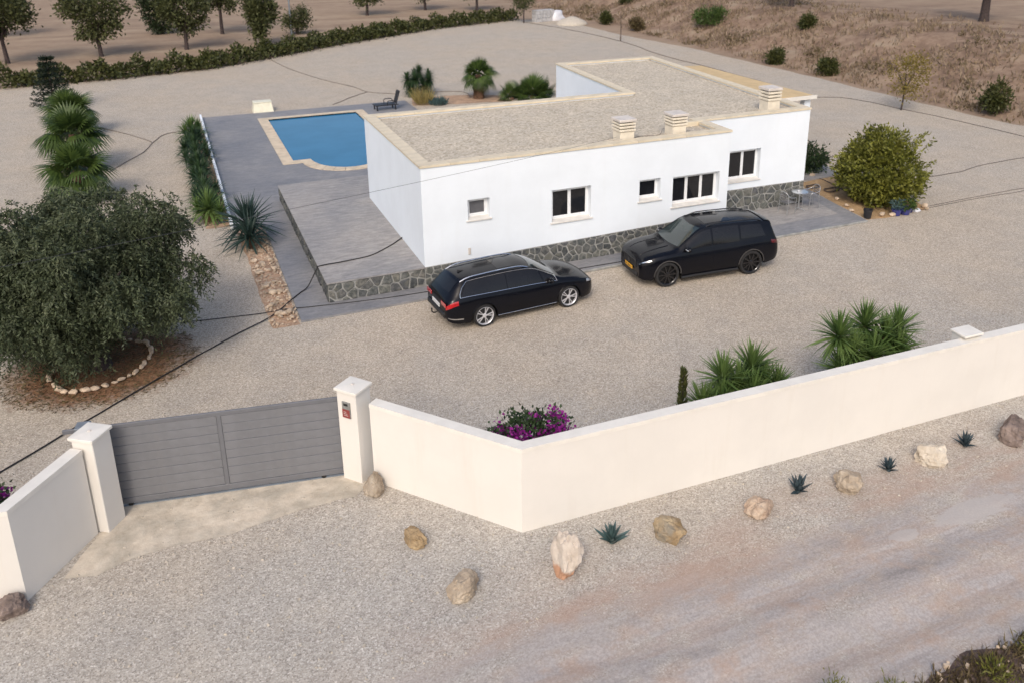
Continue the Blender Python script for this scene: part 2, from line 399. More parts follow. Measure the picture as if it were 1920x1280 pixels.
mat_leaf('agave_dark', (0.032, 0.052, 0.064), (0.065, 0.095, 0.11), tip=(0.08, 0.11, 0.125), rough=0.45, transl=0.1)
mat_leaf('bush_leaf', (0.03, 0.038, 0.008), (0.21, 0.22, 0.035), tip=(0.32, 0.305, 0.055))
mat_leaf('dark_bush_leaf', (0.015, 0.032, 0.012), (0.045, 0.075, 0.028))
mat_leaf('hedge_leaf', (0.026, 0.036, 0.010), (0.085, 0.095, 0.026), tip=(0.10, 0.095, 0.03))
mat_leaf('olive_leaf', (0.032, 0.040, 0.014), (0.10, 0.112, 0.04), tip=(0.125, 0.128, 0.05))
mat_leaf('cypress_leaf', (0.014, 0.026, 0.010), (0.036, 0.055, 0.02))
mat_leaf('conifer_leaf', (0.010, 0.018, 0.012), (0.026, 0.040, 0.022))
mat_leaf('yellow_leaf', (0.13, 0.095, 0.015), (0.24, 0.19, 0.04))
mat_leaf('green_leaf', (0.035, 0.065, 0.014), (0.09, 0.14, 0.035))
mat_leaf('magenta_bract', (0.17, 0.012, 0.13), (0.42, 0.035, 0.36), tip=(0.34, 0.03, 0.30), transl=0.35)
mat_leaf('dry_grass', (0.165, 0.12, 0.078), (0.33, 0.25, 0.165), tip=(0.275, 0.205, 0.13))
mat_leaf('weed_brown', (0.07, 0.05, 0.03), (0.19, 0.14, 0.075), tip=(0.14, 0.125, 0.04))
mat_leaf('weed_green', (0.09, 0.10, 0.015), (0.20, 0.20, 0.04))
mat_leaf('straw', (0.22, 0.17, 0.06), (0.38, 0.31, 0.12))
# ------------------------------------------------------------------ helpers
class MB:
    """collects verts and faces; build() links them as ONE mesh object"""
    def __init__(s): s.v = []; s.f = []
    def add(s, vs, fs):
        o = len(s.v); s.v += [tuple(v) for v in vs]; s.f += [tuple(i + o for i in f) for f in fs]; return s
    def box(s, a, b, M=None):
        x0, y0, z0 = a; x1, y1, z1 = b
        vs = [Vector(p) for p in ((x0,y0,z0),(x1,y0,z0),(x1,y1,z0),(x0,y1,z0),(x0,y0,z1),(x1,y0,z1),(x1,y1,z1),(x0,y1,z1))]
        if M is not None: vs = [M @ v for v in vs]
        return s.add(vs, [(0,3,2,1),(4,5,6,7),(0,1,5,4),(1,2,6,5),(2,3,7,6),(3,0,4,7)])
    def bbox(s, a, b, r=0.02, M=None):
        """box with chamfered edges"""
        a = Vector(a); b = Vector(b); c = (a + b) / 2; h = (b - a) / 2
        r = min(r, h.x * .9, h.y * .9, h.z * .9)
        bm = bmesh.new(); bmesh.ops.create_cube(bm, size=2)
        for v in bm.verts: v.co = Vector((v.co.x * h.x, v.co.y * h.y, v.co.z * h.z)) + c
        bmesh.ops.bevel(bm, geom=list(bm.edges), offset=r, segments=1, affect='EDGES')
        return s.from_bm(bm, M)
    def from_bm(s, bm, M=None):
        bm.verts.index_update()
        vs = [v.co.copy() for v in bm.verts]
        if M is not None: vs = [M @ v for v in vs]
        s.add(vs, [[v.index for v in f.verts] for f in bm.faces]); bm.free(); return s
    def prism(s, poly, z0, z1):
        n = len(poly)
        vs = [(x, y, z0) for x, y in poly] + [(x, y, z1) for x, y in poly]
        fs = [tuple(range(n - 1, -1, -1)), tuple(range(n, 2 * n))] + [(i, (i + 1) % n, n + (i + 1) % n, n + i) for i in range(n)]
        return s.add(vs, fs)
    def poly(s, pts): return s.add(pts, [tuple(range(len(pts)))])
    def tube(s, pts, r, n=6, caps=True):
        pts = [Vector(p) for p in pts]; k = len(pts)
        rs = r if isinstance(r, (list, tuple)) else [r] * k
        vs = []; fs = []; prev = None
        for i, p in enumerate(pts):
            t = (pts[min(i + 1, k - 1)] - pts[max(i - 1, 0)])
            t = t.normalized() if t.length > 1e-9 else Vector((0, 0, 1))
            if prev is None:
                u = t.cross(Vector((0, 0, 1)));
                if u.length < 1e-3: u = t.cross(Vector((0, 1, 0)))
            else: u = prev - t * prev.dot(t)
            u.normalize(); w = t.cross(u); prev = u
            for j in range(n):
                a = 2 * math.pi * j / n
                vs.append(p + (u * math.cos(a) + w * math.sin(a)) * rs[i])
        for i in range(k - 1):
            for j in range(n):
                fs.append((i*n+j, i*n+(j+1)%n, (i+1)*n+(j+1)%n, (i+1)*n+j))
        if caps: fs += [tuple(range(n - 1, -1, -1)), tuple(range((k-1)*n, k*n))]
        return s.add(vs, fs)
    def lathe(s, prof, n=16, M=None):
        """prof: list of (r, z)"""
        vs = []; fs = []
        for r, z in prof:
            for j in range(n):
                a = 2 * math.pi * j / n; vs.append(Vector((r * math.cos(a), r * math.sin(a), z)))
        if M is not None: vs = [M @ v for v in vs]
        for i in range(len(prof) - 1):
            for j in range(n): fs.append((i*n+j, i*n+(j+1)%n, (i+1)*n+(j+1)%n, (i+1)*n+j))
        fs += [tuple(range(n - 1, -1, -1)), tuple(range((len(prof)-1)*n, len(prof)*n))]
        return s.add(vs, fs)
    def mesh(s, name, mat=None, smooth=False, sharp=35):
        me = bpy.data.meshes.new(name); me.from_pydata(s.v, [], s.f)
        if mat: me.materials.append(MATS[mat])
        if smooth: smooth_mesh(me, sharp)
        me.update(); return me
    def build(s, name, mat, parent=None, smooth=False, sharp=35, **kw):
        return link(name, s.mesh(name, mat, smooth, sharp), parent, **kw)

def smooth_mesh(me, sharp=35):
    bm = bmesh.new(); bm.from_mesh(me)
    for f in bm.faces: f.smooth = True
    lim = R(sharp)
    for e in bm.edges:
        if len(e.link_faces) == 2 and e.calc_face_angle(0) > lim: e.smooth = False
    bm.to_mesh(me); bm.free()

def link(name, me, parent=None, loc=None, rot=None, label=None, cat=None, group=None, kind=None, scale=None):
    o = bpy.data.objects.new(name, me); COL.objects.link(o)
    if parent: o.parent = parent
    if loc is not None: o.location = loc
    if rot is not None: o.rotation_euler = rot
    if scale is not None: o.scale = scale if isinstance(scale, (tuple, list, Vector)) else (scale,) * 3
    if label: o['label'] = label
    if cat: o['category'] = cat
    if group: o['group'] = group
    if kind: o['kind'] = kind
    return o
def thing(name, label, cat, loc=(0, 0, 0), rz=0, group=None):
    return link(name, None, None, loc, (0, 0, rz), label, cat, group)
def struct(name, mb, mat, parent=None, smooth=False):
    return mb.build(name, mat, parent, smooth, kind=None if parent else 'structure')

def np_mesh(name, verts, faces, mat):
    """fast mesh from an (n,3) array and an (m,k) face array of equal-sized faces"""
    me = bpy.data.meshes.new(name)
    nv, (nf, k) = len(verts), faces.shape
    me.vertices.add(nv); me.vertices.foreach_set('co', np.asarray(verts, np.float32).ravel())
    me.loops.add(nf * k); me.loops.foreach_set('vertex_index', faces.astype(np.int32).ravel())
    me.polygons.add(nf)
    me.polygons.foreach_set('loop_start', np.arange(0, nf * k, k, dtype=np.int32))
    me.polygons.foreach_set('loop_total', np.full(nf, k, np.int32))
    me.materials.append(MATS[mat]); me.update(calc_edges=True)
    return me

RNG = np.random.default_rng(11)
def unit(a): return a / np.maximum(np.linalg.norm(a, axis=-1, keepdims=True), 1e-9)
def leaf_quads(P, D, L, W, rng=RNG, fold=0.0):
    """one diamond-shaped leaf per point: P base, D direction, L length, W width"""
    n = len(P); L = np.broadcast_to(L, n)[:, None]; W = np.broadcast_to(W, n)[:, None]
    D = unit(D); U = unit(np.cross(D, unit(rng.normal(size=(n, 3)))))
    Nn = np.cross(D, U)
    mid = P + D * L * 0.45
    v = np.stack([P, mid + U * W / 2 + Nn * W * fold, P + D * L, mid - U * W / 2 + Nn * W * fold], 1).reshape(-1, 3)
    f = np.arange(n * 4).reshape(n, 4)
    return v, f
def merge(parts):
    vs, fs, o = [], [], 0
    for v, f in parts:
        vs.append(v); fs.append(f + o); o += len(v)
    return np.concatenate(vs), np.concatenate(fs)

def curve(pts):
    """smooth monotone-ish interpolation through (x, y) points"""
    pts = sorted(pts); X = [p[0] for p in pts]; Y = [p[1] for p in pts]; n = len(X)
    d = [(Y[i+1]-Y[i])/(X[i+1]-X[i]) for i in range(n-1)]
    m = [d[0]] + [0 if d[i-1]*d[i] <= 0 else 2*d[i-1]*d[i]/(d[i-1]+d[i]) for i in range(1, n-1)] + [d[-1]]
    def f(x):
        if x <= X[0]: return Y[0]
        if x >= X[-1]: return Y[-1]
        i = 0
        while x > X[i+1]: i += 1
        h = X[i+1]-X[i]; t = (x-X[i])/h
        return (2*t**3-3*t*t+1)*Y[i] + (t**3-2*t*t+t)*h*m[i] + (-2*t**3+3*t*t)*Y[i+1] + (t**3-t*t)*h*m[i+1]
    return f
def spline(pts, n=8):
    """Catmull-Rom through 3D points"""
    P = [Vector(p) for p in pts]; P = [P[0]*2-P[1]] + P + [P[-1]*2-P[-2]]; out = []
    for i in range(1, len(P)-2):
        for k in range(n):
            t = k/n; a, b, c, d = P[i-1:i+3]
            out.append(0.5*((2*b)+(c-a)*t+(2*a-5*b+4*c-d)*t*t+(3*b-a-3*c+d)*t**3))
    out.append(P[-2]); return out
def wobbly(poly, step=0.25, amp=0.08, seed=0, freq=1.1):
    """subdivide a closed outline and roughen it"""
    out = []
    n = len(poly)
    for i in range(n):
        a = Vector(poly[i]); b = Vector(poly[(i+1) % n]); k = max(1, int((b-a).length/step))
        nrm = Vector((-(b-a).y, (b-a).x)).normalized()
        for j in range(k):
            p = a.lerp(b, j/k)
            w = noise.noise((p.x*freq+seed*7.1, p.y*freq, seed)) + 0.5*noise.noise((p.x*freq*3.1, p.y*freq*3.1, seed+3))
            out.append(tuple(p + nrm*w*amp))
    return out
def flat(name, poly, z, mat, **kw):
    bm = bmesh.new(); vs = [bm.verts.new((x, y, z)) for x, y in poly]
    f = bm.faces.new(vs); f.normal_update()
    if f.normal.z < 0: f.normal_flip()
    bmesh.ops.triangulate(bm, faces=list(bm.faces))
    return MB().from_bm(bm).build(name, mat, **kw)

def clip_poly(poly, a, b, c):
    """keep the part with a*x+b*y<=c"""
    out = []
    for i in range(len(poly)):
        p, q = poly[i], poly[(i+1) % len(poly)]
        dp = a*p[0]+b*p[1]-c; dq = a*q[0]+b*q[1]-c
        if dp <= 0: out.append(p)
        if dp*dq < 0:
            t = dp/(dp-dq); out.append((p[0]+(q[0]-p[0])*t, p[1]+(q[1]-p[1])*t))
    return out
def voronoi_cells(w, h, size, rg, gap, jitter=0.42):
    """irregular stone outlines filling a w x h panel"""
    nx = max(1, round(w/size)); ny = max(1, round(h/size)); pts = []
    for j in range(-1, ny+1):
        for i in range(-1, nx+2):
            pts.append(((i+0.5+(0.5 if j % 2 else 0)+rg.uniform(-jitter, jitter))*w/nx, (j+0.5+rg.uniform(-jitter, jitter))*h/ny))
    cells = []
    for k, p in enumerate(pts):
        c = [(0.012, 0.012), (w-0.012, 0.012), (w-0.012, h-0.012), (0.012, h-0.012)]
        for m, q in enumerate(pts):
            if m == k: continue
            dx, dy = q[0]-p[0], q[1]-p[1]; dd = math.hypot(dx, dy)
            if dd > size*3.2: continue
            c = clip_poly(c, dx/dd, dy/dd, (dx*(p[0]+q[0])/2+dy*(p[1]+q[1])/2)/dd-gap*rg.uniform(0.35, 0.8))
            if len(c) < 3: break
        if len(c) >= 3:
            ar = abs(sum(c[i][0]*c[(i+1) % len(c)][1]-c[(i+1) % len(c)][0]*c[i][1] for i in range(len(c))))/2
            if ar > 0.006: cells.append(c)
    return cells
def stone_panel(parent, origin, ux, out, w, h, size, seed, top=None, proud=0.035, base=0.0):
    """stones as single parts on a vertical panel: ux = direction along, out = outward normal"""
    rg = random.Random(seed); ux = Vector(ux); out = Vector(out); o = Vector(origin)
    for c in voronoi_cells(w, h, size, rg, 0.04):
        if top:
            a, b = top       # top edge height = a + b*u
            c = clip_poly(c, -b, 1.0, a-0.008)
            if len(c) < 3: continue
        cx = sum(p[0] for p in c)/len(c); cz = sum(p[1] for p in c)/len(c)
        pr = proud*rg.uniform(0.6, 1.2); n = len(c)
        ring0 = [(p[0]-cx, 0.0, p[1]-cz) for p in c]
        ring1 = [((p[0]-cx)*0.97, pr*0.7, (p[1]-cz)*0.97) for p in c]
        ring2 = [((p[0]-cx)*0.80, pr, (p[1]-cz)*0.80) for p in c]
        M = Matrix((ux, out, Vector((0, 0, 1)))).transposed()
        vs = [M @ Vector(v) for v in ring0+ring1+ring2]
        fs = [(i, (i+1) % n, n+(i+1) % n, n+i) for i in range(n)] + [(n+i, n+(i+1) % n, 2*n+(i+1) % n, 2*n+i) for i in range(n)] + [tuple(range(2*n, 3*n))]
        mb = MB().add(vs, fs)
        mb.build('stone', 'plinth_stone', parent, loc=o+ux*cx+Vector((0, 0, cz))+out*base)

def rock_mesh(name, mat, size, seed, sub=3, rough=0.28, cuts=6):
    bm = bmesh.new(); bmesh.ops.create_icosphere(bm, subdivisions=sub, radius=1.0)
    rg = random.Random(seed)
    for _ in range(cuts):
        n = Vector((rg.gauss(0, 1), rg.gauss(0, 1), rg.gauss(0, 0.8))).normalized(); d = rg.uniform(0.58, 0.85)
        for v in bm.verts:
            k = v.co.dot(n)
            if k > d: v.co -= n*(k-d)*0.92
    for v in bm.verts:
        p = v.co*1.3+Vector((seed*3.7, seed*1.3, 0))
        v.co *= 1+rough*noise.fractal(p, 0.8, 2.2, 4)*0.75-0.10*abs(noise.noise(p*2.6))+0.16*noise.fractal(p*4, 0.7, 2.1, 4)*0.5
    for v in bm.verts: v.co = Vector((v.co.x*size[0], v.co.y*size[1], v.co.z*size[2]))
    mb = MB().from_bm(bm)
    return mb.mesh(name, mat, True, 16)
# ------------------------------------------------------------------ terrain, yard, road
def bank_h(x, y):
    e = 36.2+0.5*noise.noise((y*0.15, 0, 5))
    t = min(1, max(0, (x-e)/11.0)); h = 3.0*(t*t*(3-2*t))**0.8 if t > 0 else 0
    lump = noise.fractal((x*0.35, y*0.35, 1.0), 0.9, 2, 4)*0.32*min(1, t*5)*(1-0.75*max(0, t-0.6)/0.4)
    return h+lump
def axis(lo, hi, marks):
    out = [lo]
    while out[-1] < hi:
        x = out[-1]; st = 12
        for a, b, s in marks:
            if a <= x < b: st = s
        out.append(x+st)
    return out
xs = axis(-420, 700, [(-60, 34, 4), (34, 52, 0.6), (52, 130, 3)]); ys = axis(-160, 900, [(-30, 80, 1.4), (80, 160, 5)])
V = []; F = []
for y in ys:
    for x in xs:
        far = 0.0
        V.append((x, y, -0.02+bank_h(x, y)+far))
nx = len(xs)
for j in range(len(ys)-1):
    for i in range(nx-1): F.append((j*nx+i, j*nx+i+1, (j+1)*nx+i+1, (j+1)*nx+i))
t_ = MB(); t_.v = V; t_.f = F
struct('ground', t_, 'terrain', smooth=True)

HEDGE = [(-60, 36.5), (-30, 40.2), (-16.7, 42.4), (-10.3, 43.0), (-3.2, 45.0), (1.0, 48.1), (8.0, 53.6), (19.0, 60.9), (29.5, 64.8)]
yard_poly = [(-60, -14.0), (40, -14.0), (37.0, 6), (35.9, 8.1), (35.6, 15.6), (35.5, 25.6), (35.2, 39.3), (33.8, 50), (33.6, 58), (33.0, 63.3)] + [(x, y+0.3) for x, y in reversed(HEDGE)]
flat('gravel_yard', wobbly(yard_poly, 1.0, 0.18, 2, 0.6), 0.0, 'gravel', kind='structure')

# the dirt road runs past the front wall; worn ruts are real relief
V = []; F = []
rx = np.concatenate([np.arange(-60, -14, 2.0), np.arange(-14, 16, 0.16), np.arange(16, 60, 2.0)]); ry = np.arange(-23.0, -13.85, 0.1)
for y in ry:
    for x in rx:
        k = min(1.0, max(0.0, (-14.0-y)/0.9))
        yy = y+0.12*math.sin(x*0.35)+0.06*math.sin(x*0.9+1)
        rut = -math.exp(-((yy+14.95)/0.22)**2)*0.03-math.exp(-((yy+16.35)/0.25)**2)*0.035+math.exp(-((yy+15.6)/0.4)**2)*0.03
        n = noise.fractal((x*0.45, yy*2.2, 0), 0.8, 2, 4)*0.030+noise.fractal((x*2.2, y*3.3, 4), 0.9, 2, 3)*0.009
        V.append((x, y, 0.004+max(0.0, k*(0.045+rut+n))))
n_ = len(rx)
for j in range(len(ry)-1):
    for i in range(n_-1): F.append((j*n_+i, j*n_+i+1, (j+1)*n_+i+1, (j+1)*n_+i))
t_ = MB(); t_.v = V; t_.f = F
struct('dirt_road', t_, 'road', smooth=True)

# soil patches
def patch(name, poly, z, mat, amp=0.1, seed=0, step=0.2):
    return flat(name, wobbly(poly, step, amp, seed), z, mat, kind='structure')
def mound(name, poly, z, h, mat, seed, amp=0.15):
    """a soil patch with a slightly domed, uneven surface and a feathered rim"""
    out = wobbly(poly, 0.22, amp, seed); cx = sum(p[0] for p in out)/len(out); cy = sum(p[1] for p in out)/len(out)
    V = []; F = []; n = len(out); K = 14
    for k in range(K+1):
        t = k/K
        for x, y in out:
            px = x+(cx-x)*t; py = y+(cy-y)*t
            V.append((px, py, z+h*(1-(1-t)**2)*(0.75+0.25*noise.noise((px*2, py*2, seed)))+0.012*noise.noise((px*6, py*6, seed))*min(1, t*6)))
    for k in range(K):
        for i in range(n): F.append((k*n+i, k*n+(i+1) % n, (k+1)*n+(i+1) % n, (k+1)*n+i))
    t_ = MB(); t_.v = V; t_.f = F
    o = t_.build(name, mat, smooth=True, sharp=80, kind='structure'); return o
mulch_poly = [(-12.0, -0.3), (-11.5, -2.8), (-10.0, -3.9), (-8.4, -4.1), (-7.0, -3.2), (-6.1, -1.6), (-6.4, 0.0), (-8.0, 1.4), (-10.4, 1.6)]
mound('mulch_bed', mulch_poly, 0.004, 0.05, 'mulch', 3, 0.3)
mound('planting_bed', [(-4.72, -1.0), (-4.0, -1.0), (-4.0, 8.0), (-5.1, 8.2), (-6.1, 8.4), (-6.1, 24.4), (-5.12, 24.4), (-5.12, 7.2), (-4.75, 5.0)][:3]+[(-4.95, 8.0), (-4.85, 5.0)], 0.004, 0.06, 'bed_soil', 5, 0.08)
patch('yucca_bed', [(-5.95, 8.4), (-5.1, 8.4), (-5.1, 24.5), (-5.85, 24.5)], 0.006, 'bed_soil', 0.08, 6)
mound('tan_bed', [(17.15, -0.75), (18.0, -0.9), (20.3, -0.75), (20.7, 0.6), (20.6, 4.2), (20.4, 5.9), (18.4, 5.6), (17.6, 3.2)], 0.004, 0.05, 'tan_soil', 8, 0.08)
patch('concrete_apron', [(-9.38, -9.50), (-8.82, -8.45), (-8.40, -7.60), (-4.15, -8.38), (-3.8, -8.95), (-4.2, -9.32), (-5.29, -9.29), (-6.59, -9.47), (-7.52, -9.37), (-8.33, -9.47), (-8.84, -9.68)], 0.006, 'concrete_apron', 0.05, 9, 0.15)
patch('pool_garden_bed', [(6.9, 26.4), (12.9, 25.2), (13.2, 27.0), (11.5, 28.0), (9.5, 28.6), (7.4, 28.4)], 0.005, 'bed_soil', 0.2, 12)
mound('verge', [(1.2, -18.4), (1.7, -17.35), (2.6, -17.2), (5.0, -17.35), (9.0, -17.5), (16, -17.7), (16, -22), (1, -22)], 0.05, 0.12, 'verge_soil', 14, 0.2)

# ------------------------------------------------------------------ paving: pool deck, walkway, patio, terrace
PX0, PX1, PY0, PY1 = -1.62, 3.30, 16.45, 25.75      # water
CW = 0.52                                            # coping width
CX = (PX0+PX1)/2; RR = 1.65                          # roman-end steps on the near side
def arc(r, n=22): return [(CX-r*math.cos(math.pi*i/n), PY0-CW*0+(-r*math.sin(math.pi*i/n))*0.98) for i in range(n+1)]
DZ = 0.06
deck = MB()
oL, oR, oF, oB = PX0-CW, PX1+CW, PY0-CW, PY1+CW
def dk(poly): deck.prism(poly, -0.1, DZ)
dk([(-5.0, 8.0), (oL, 8.0), (oL, 27.9), (-5.0, 27.9)])
dk([(oL, oB), (oR, oB), (oR, 27.9), (oL, 27.9)])
dk([(oR, 8.0), (6.8, 8.0), (6.8, 27.9), (oR, 27.9)])
ro = RR+CW*0.85
a_out = [(CX-ro*math.cos(math.pi*i/24), oF-(ro*math.sin(math.pi*i/24)-0)*1.02) for i in range(25)]
left_half = [(oL, 8.0), (CX, 8.0)] + list(reversed(a_out[:13])) + [(oL, oF)]
right_half = [(CX, 8.0), (oR, 8.0), (oR, oF)] + list(reversed(a_out[12:]))
dk(left_half); dk(right_half)
dk([(-3.94, -0.91), (-2.98, -0.91), (-2.98, 8.0), (-3.94, 8.0)])
dk([(-2.98, -0.91), (11.15, -0.91), (11.15, 0.0), (-2.98, 0.0)])
dk([(11.15, -0.91), (16.98, -0.91), (17.55, 3.2), (16.2, 3.2), (16.1, 1.78), (11.15, 1.78)])
struct('paved_deck', deck, 'deck_paving')
flat('patio_paving', [(11.2, -0.02), (16.5, 0.12), (16.75, 1.75), (11.2, 1.75)], DZ+0.004, 'terrace_paving', kind='structure')
k = MB(); k.box((-5.10, 8.0, 0), (-5.003, 27.9, 0.26))
k.build('kerb_wall', 'white_render', label='low white edging wall along the left side of the pool deck', cat='wall')
k = MB(); k.bbox((1.9, -0.985, 0), (16.98, -0.913, 0.075), 0.01); k.build('kerb', 'mortar', kind='structure')

# ------------------------------------------------------------------ swimming pool
pool = thing('swimming_pool', 'blue swimming pool with cream stone edge and rounded step end', 'pool', (0, 0, 0))
inner = [(PX0, PY1), (PX0, PY0)] + [(CX-RR*math.cos(math.pi*i/24), PY0-RR*math.sin(math.pi*i/24)*1.3) for i in range(25)] + [(PX1, PY0), (PX1, PY1)]
flat('water', inner, 0.03, 'water', parent=pool)
lin = MB(); n = len(inner)
for i in range(n):
    a, b = inner[i], inner[(i+1) % n]
    lin.add([(a[0], a[1], 0.0), (b[0], b[1], 0.0), (b[0], b[1], 0.085), (a[0], a[1], 0.085)], [(0, 1, 2, 3)])
lin.build('pool_lining', 'mortar', pool)
def cop(poly):
    MB().prism(poly, 0.0, 0.085).build('coping_slab', 'pool_coping', pool)
g = 0.006
def run(a, b, off, step=0.62):
    a = Vector(a); b = Vector(b); off = Vector(off); k = max(1, round((b-a).length/step)); d = (b-a).normalized()*g
    for i in range(k):
        p = a.lerp(b, i/k)+d; q = a.lerp(b, (i+1)/k)-d
        cop([tuple(p), tuple(q), tuple(q+off), tuple(p+off)])
run((oL, PY0-CW), (oL, oB), (CW, 0)); run((PX0, PY1), (PX1, PY1), (0, CW)); run((PX1, PY0-CW), (PX1, oB), (CW, 0))
xl, xr = CX-RR, CX+RR
cop([(PX0, PY0-CW), (xl-CW*0.85, PY0-CW), (xl, PY0), (PX0, PY0)]); cop([(xr+CW*0.85, PY0-CW), (PX1, PY0-CW), (PX1, PY0), (xr, PY0)])
for i in range(12):
    a0 = math.pi*i/12+0.004; a1 = math.pi*(i+1)/12-0.004
    def P(r, a, base, k): return (CX-r*math.cos(a), base-r*math.sin(a)*k)
    am = (a0+a1)/2
    cop([P(RR, a0, PY0, 1.3), P(RR, am, PY0, 1.3), P(RR, a1, PY0, 1.3), P(ro, a1, oF, 1.02), P(ro, am, oF, 1.02), P(ro, a0, oF, 1.02)])
# ------------------------------------------------------------------ house
house = thing('house', 'flat-roofed white single-storey house with grey stone base', 'house', (0, 0, 0))
FP = [(0, 0), (11.15, 0), (11.15, 1.78), (16.1, 1.78), (16.95, 15.3), (11.42, 15.35), (11.04, 7.55), (0, 7.55)]
ZR, ZP, ZT = 3.80, 3.87, 3.94
# openings: (x0, x1, z0, z1, number of sashes, kind)
WIN_A = [(1.45, 2.17, 2.02, 2.68, 1, 'blind'), (4.31, 5.72, 1.52, 2.62, 2, 'dark'), (7.55, 8.37, 1.80, 2.55, 1, 'dark'), (8.87, 10.78, 1.42, 2.50, 3, 'curtain')]
WIN_B = [(12.45, 13.88, 1.36, 2.57, 2, 'dark')]
REV = 0.20
def wall_face(mb, a, b, z0, z1, openings):
    """one straight wall from a to b (outside on the right-hand side), openings in distance along it"""
    a = Vector(a); b = Vector(b); d = (b-a).normalized(); n = Vector((d.y, -d.x)); L = (b-a).length
    X = sorted({0, L} | {o[0] for o in openings} | {o[1] for o in openings}); Z = sorted({z0, z1} | {o[2] for o in openings} | {o[3] for o in openings})
    def P(u, z, back=0.0): p = a+d*u-n*back; return (p.x, p.y, z)
    for i in range(len(X)-1):
        for j in range(len(Z)-1):
            um, zm = (X[i]+X[i+1])/2, (Z[j]+Z[j+1])/2
            if any(o[0] < um < o[1] and o[2] < zm < o[3] for o in openings): continue
            mb.add([P(X[i], Z[j]), P(X[i+1], Z[j]), P(X[i+1], Z[j+1]), P(X[i], Z[j+1])], [(0, 1, 2, 3)])
    for o in openings:
        u0, u1, w0, w1 = o[:4]; D = REV+0.1
        for p, q in (((u0, w0), (u0, w1)), ((u0, w1), (u1, w1)), ((u1, w1), (u1, w0)), ((u1, w0), (u0, w0))):
            mb.add([P(*p), P(*q), P(*q, D), P(*p, D)], [(0, 1, 2, 3)])
wall = MB()
for i in range(len(FP)):
    a, b = FP[i], FP[(i+1) % len(FP)]
    ops = []
    if i == 0: ops = [o[:4] for o in WIN_A]
    if i == 2: ops = [(o[0]-11.15, o[1]-11.15, o[2], o[3]) for o in WIN_B]
    wall_face(wall, a, b, 0.0, ZP, ops)
# inner faces of the parapet
def inset(poly, d):
    out = []; n = len(poly)
    for i in range(n):
        p0, p1, p2 = (Vector(poly[(i-1) % n]), Vector(poly[i]), Vector(poly[(i+1) % n]))
        e0 = (p1-p0).normalized(); e1 = (p2-p1).normalized()
        n0 = Vector((-e0.y, e0.x)); n1 = Vector((-e1.y, e1.x)); m = n0+n1
        out.append(tuple(p1+m*(d/(1+n0.dot(n1)))))
    return out
IN = inset(FP, 0.30)
for i in range(len(IN)):
    a, b = IN[i], IN[(i+1) % len(IN)]
    wall.add([(a[0], a[1], ZR-0.05), (b[0], b[1], ZR-0.05), (b[0], b[1], ZP), (a[0], a[1], ZP)], [(3, 2, 1, 0)])
wall.build('wall', 'white_render', house)
roof = flat('roof', inset(FP, 0.28), ZR, 'roof_gravel', parent=house)
# parapet coping slabs, each its own piece
def slab_run(a, b, inw, z0, z1, m0, m1, step=0.95):
    a = Vector(a); b = Vector(b); d = (b-a).normalized(); n = Vector((-d.y, d.x)); L = (b-a).length; k = max(1, round(L/step))
    for i in range(k):
        u0 = L*i/k+0.005; u1 = L*(i+1)/k-0.005
        # mitred ends at the corners
        e0 = (m0 if i == 0 else 0); e1 = (m1 if i == k-1 else 0)
        o_, w_ = -0.035, inw
        pts = [a+d*(u0+e0*o_)+n*o_, a+d*(u1-e1*o_)+n*o_, a+d*(u1-e1*w_)+n*w_, a+d*(u0+e0*w_)+n*w_]
        c = sum(pts, Vector((0, 0)))/4
        MB().prism([tuple(p-c) for p in pts], 0, z1-z0).build('coping_slab', 'coping', roof, loc=(c.x, c.y, z0+0.002*((i*7) % 3)))
nF = len(FP)
def turn(i):
    e0 = Vector(FP[i])-Vector(FP[i-1]); e1 = Vector(FP[(i+1) % nF])-Vector(FP[i])
    c = e0.normalized().x*e1.normalized().y-e0.normalized().y*e1.normalized().x
    t = math.tan(math.acos(max(-1, min(1, e0.normalized().dot(e1.normalized()))))/2)
    return t if c > 0 else -t
for i in range(nF):
    slab_run(FP[i], FP[(i+1) % nF], 0.36, ZP, ZT, turn(i), turn((i+1) % nF))
# second low kerb seen on the roof near the right step
MB().box((10.0, 1.55, ZR), (11.0, 1.70, ZR+0.16)).build('roof_kerb', 'coping', roof)

# stone base: mortar backing with single stones
def backing(a, b, z0, ta, tb, out):
    mb = MB(); a = Vector(a); b = Vector(b); o = Vector(out)
    p = [(a.x, a.y, z0), (b.x, b.y, z0), (b.x, b.y, tb), (a.x, a.y, ta)]
    f = [(x+o.x*0.012, y+o.y*0.012, z) for x, y, z in p]
    return mb.add(p+f, [(4, 5, 6, 7), (3, 7, 6, 2), (0, 4, 7, 3), (1, 2, 6, 5)])
base = backing((0, 0), (11.15, 0), 0.0, 0.685, 0.93, (0, -1)).build('stone_base', 'mortar', house)
stone_panel(base, (0, -0.012, 0.03), (1, 0, 0), (0, -1, 0), 11.15, 0.94, 0.265, 3, top=(0.645, 0.022))
base2 = backing((11.15, 1.78), (16.1, 1.78), 0.0, 1.06, 1.0, (0, -1)).build('stone_base', 'mortar', house)
stone_panel(base2, (11.15, 1.768, 0.07), (1, 0, 0), (0, -1, 0), 4.95, 0.99, 0.29, 4, top=(0.98, -0.012))

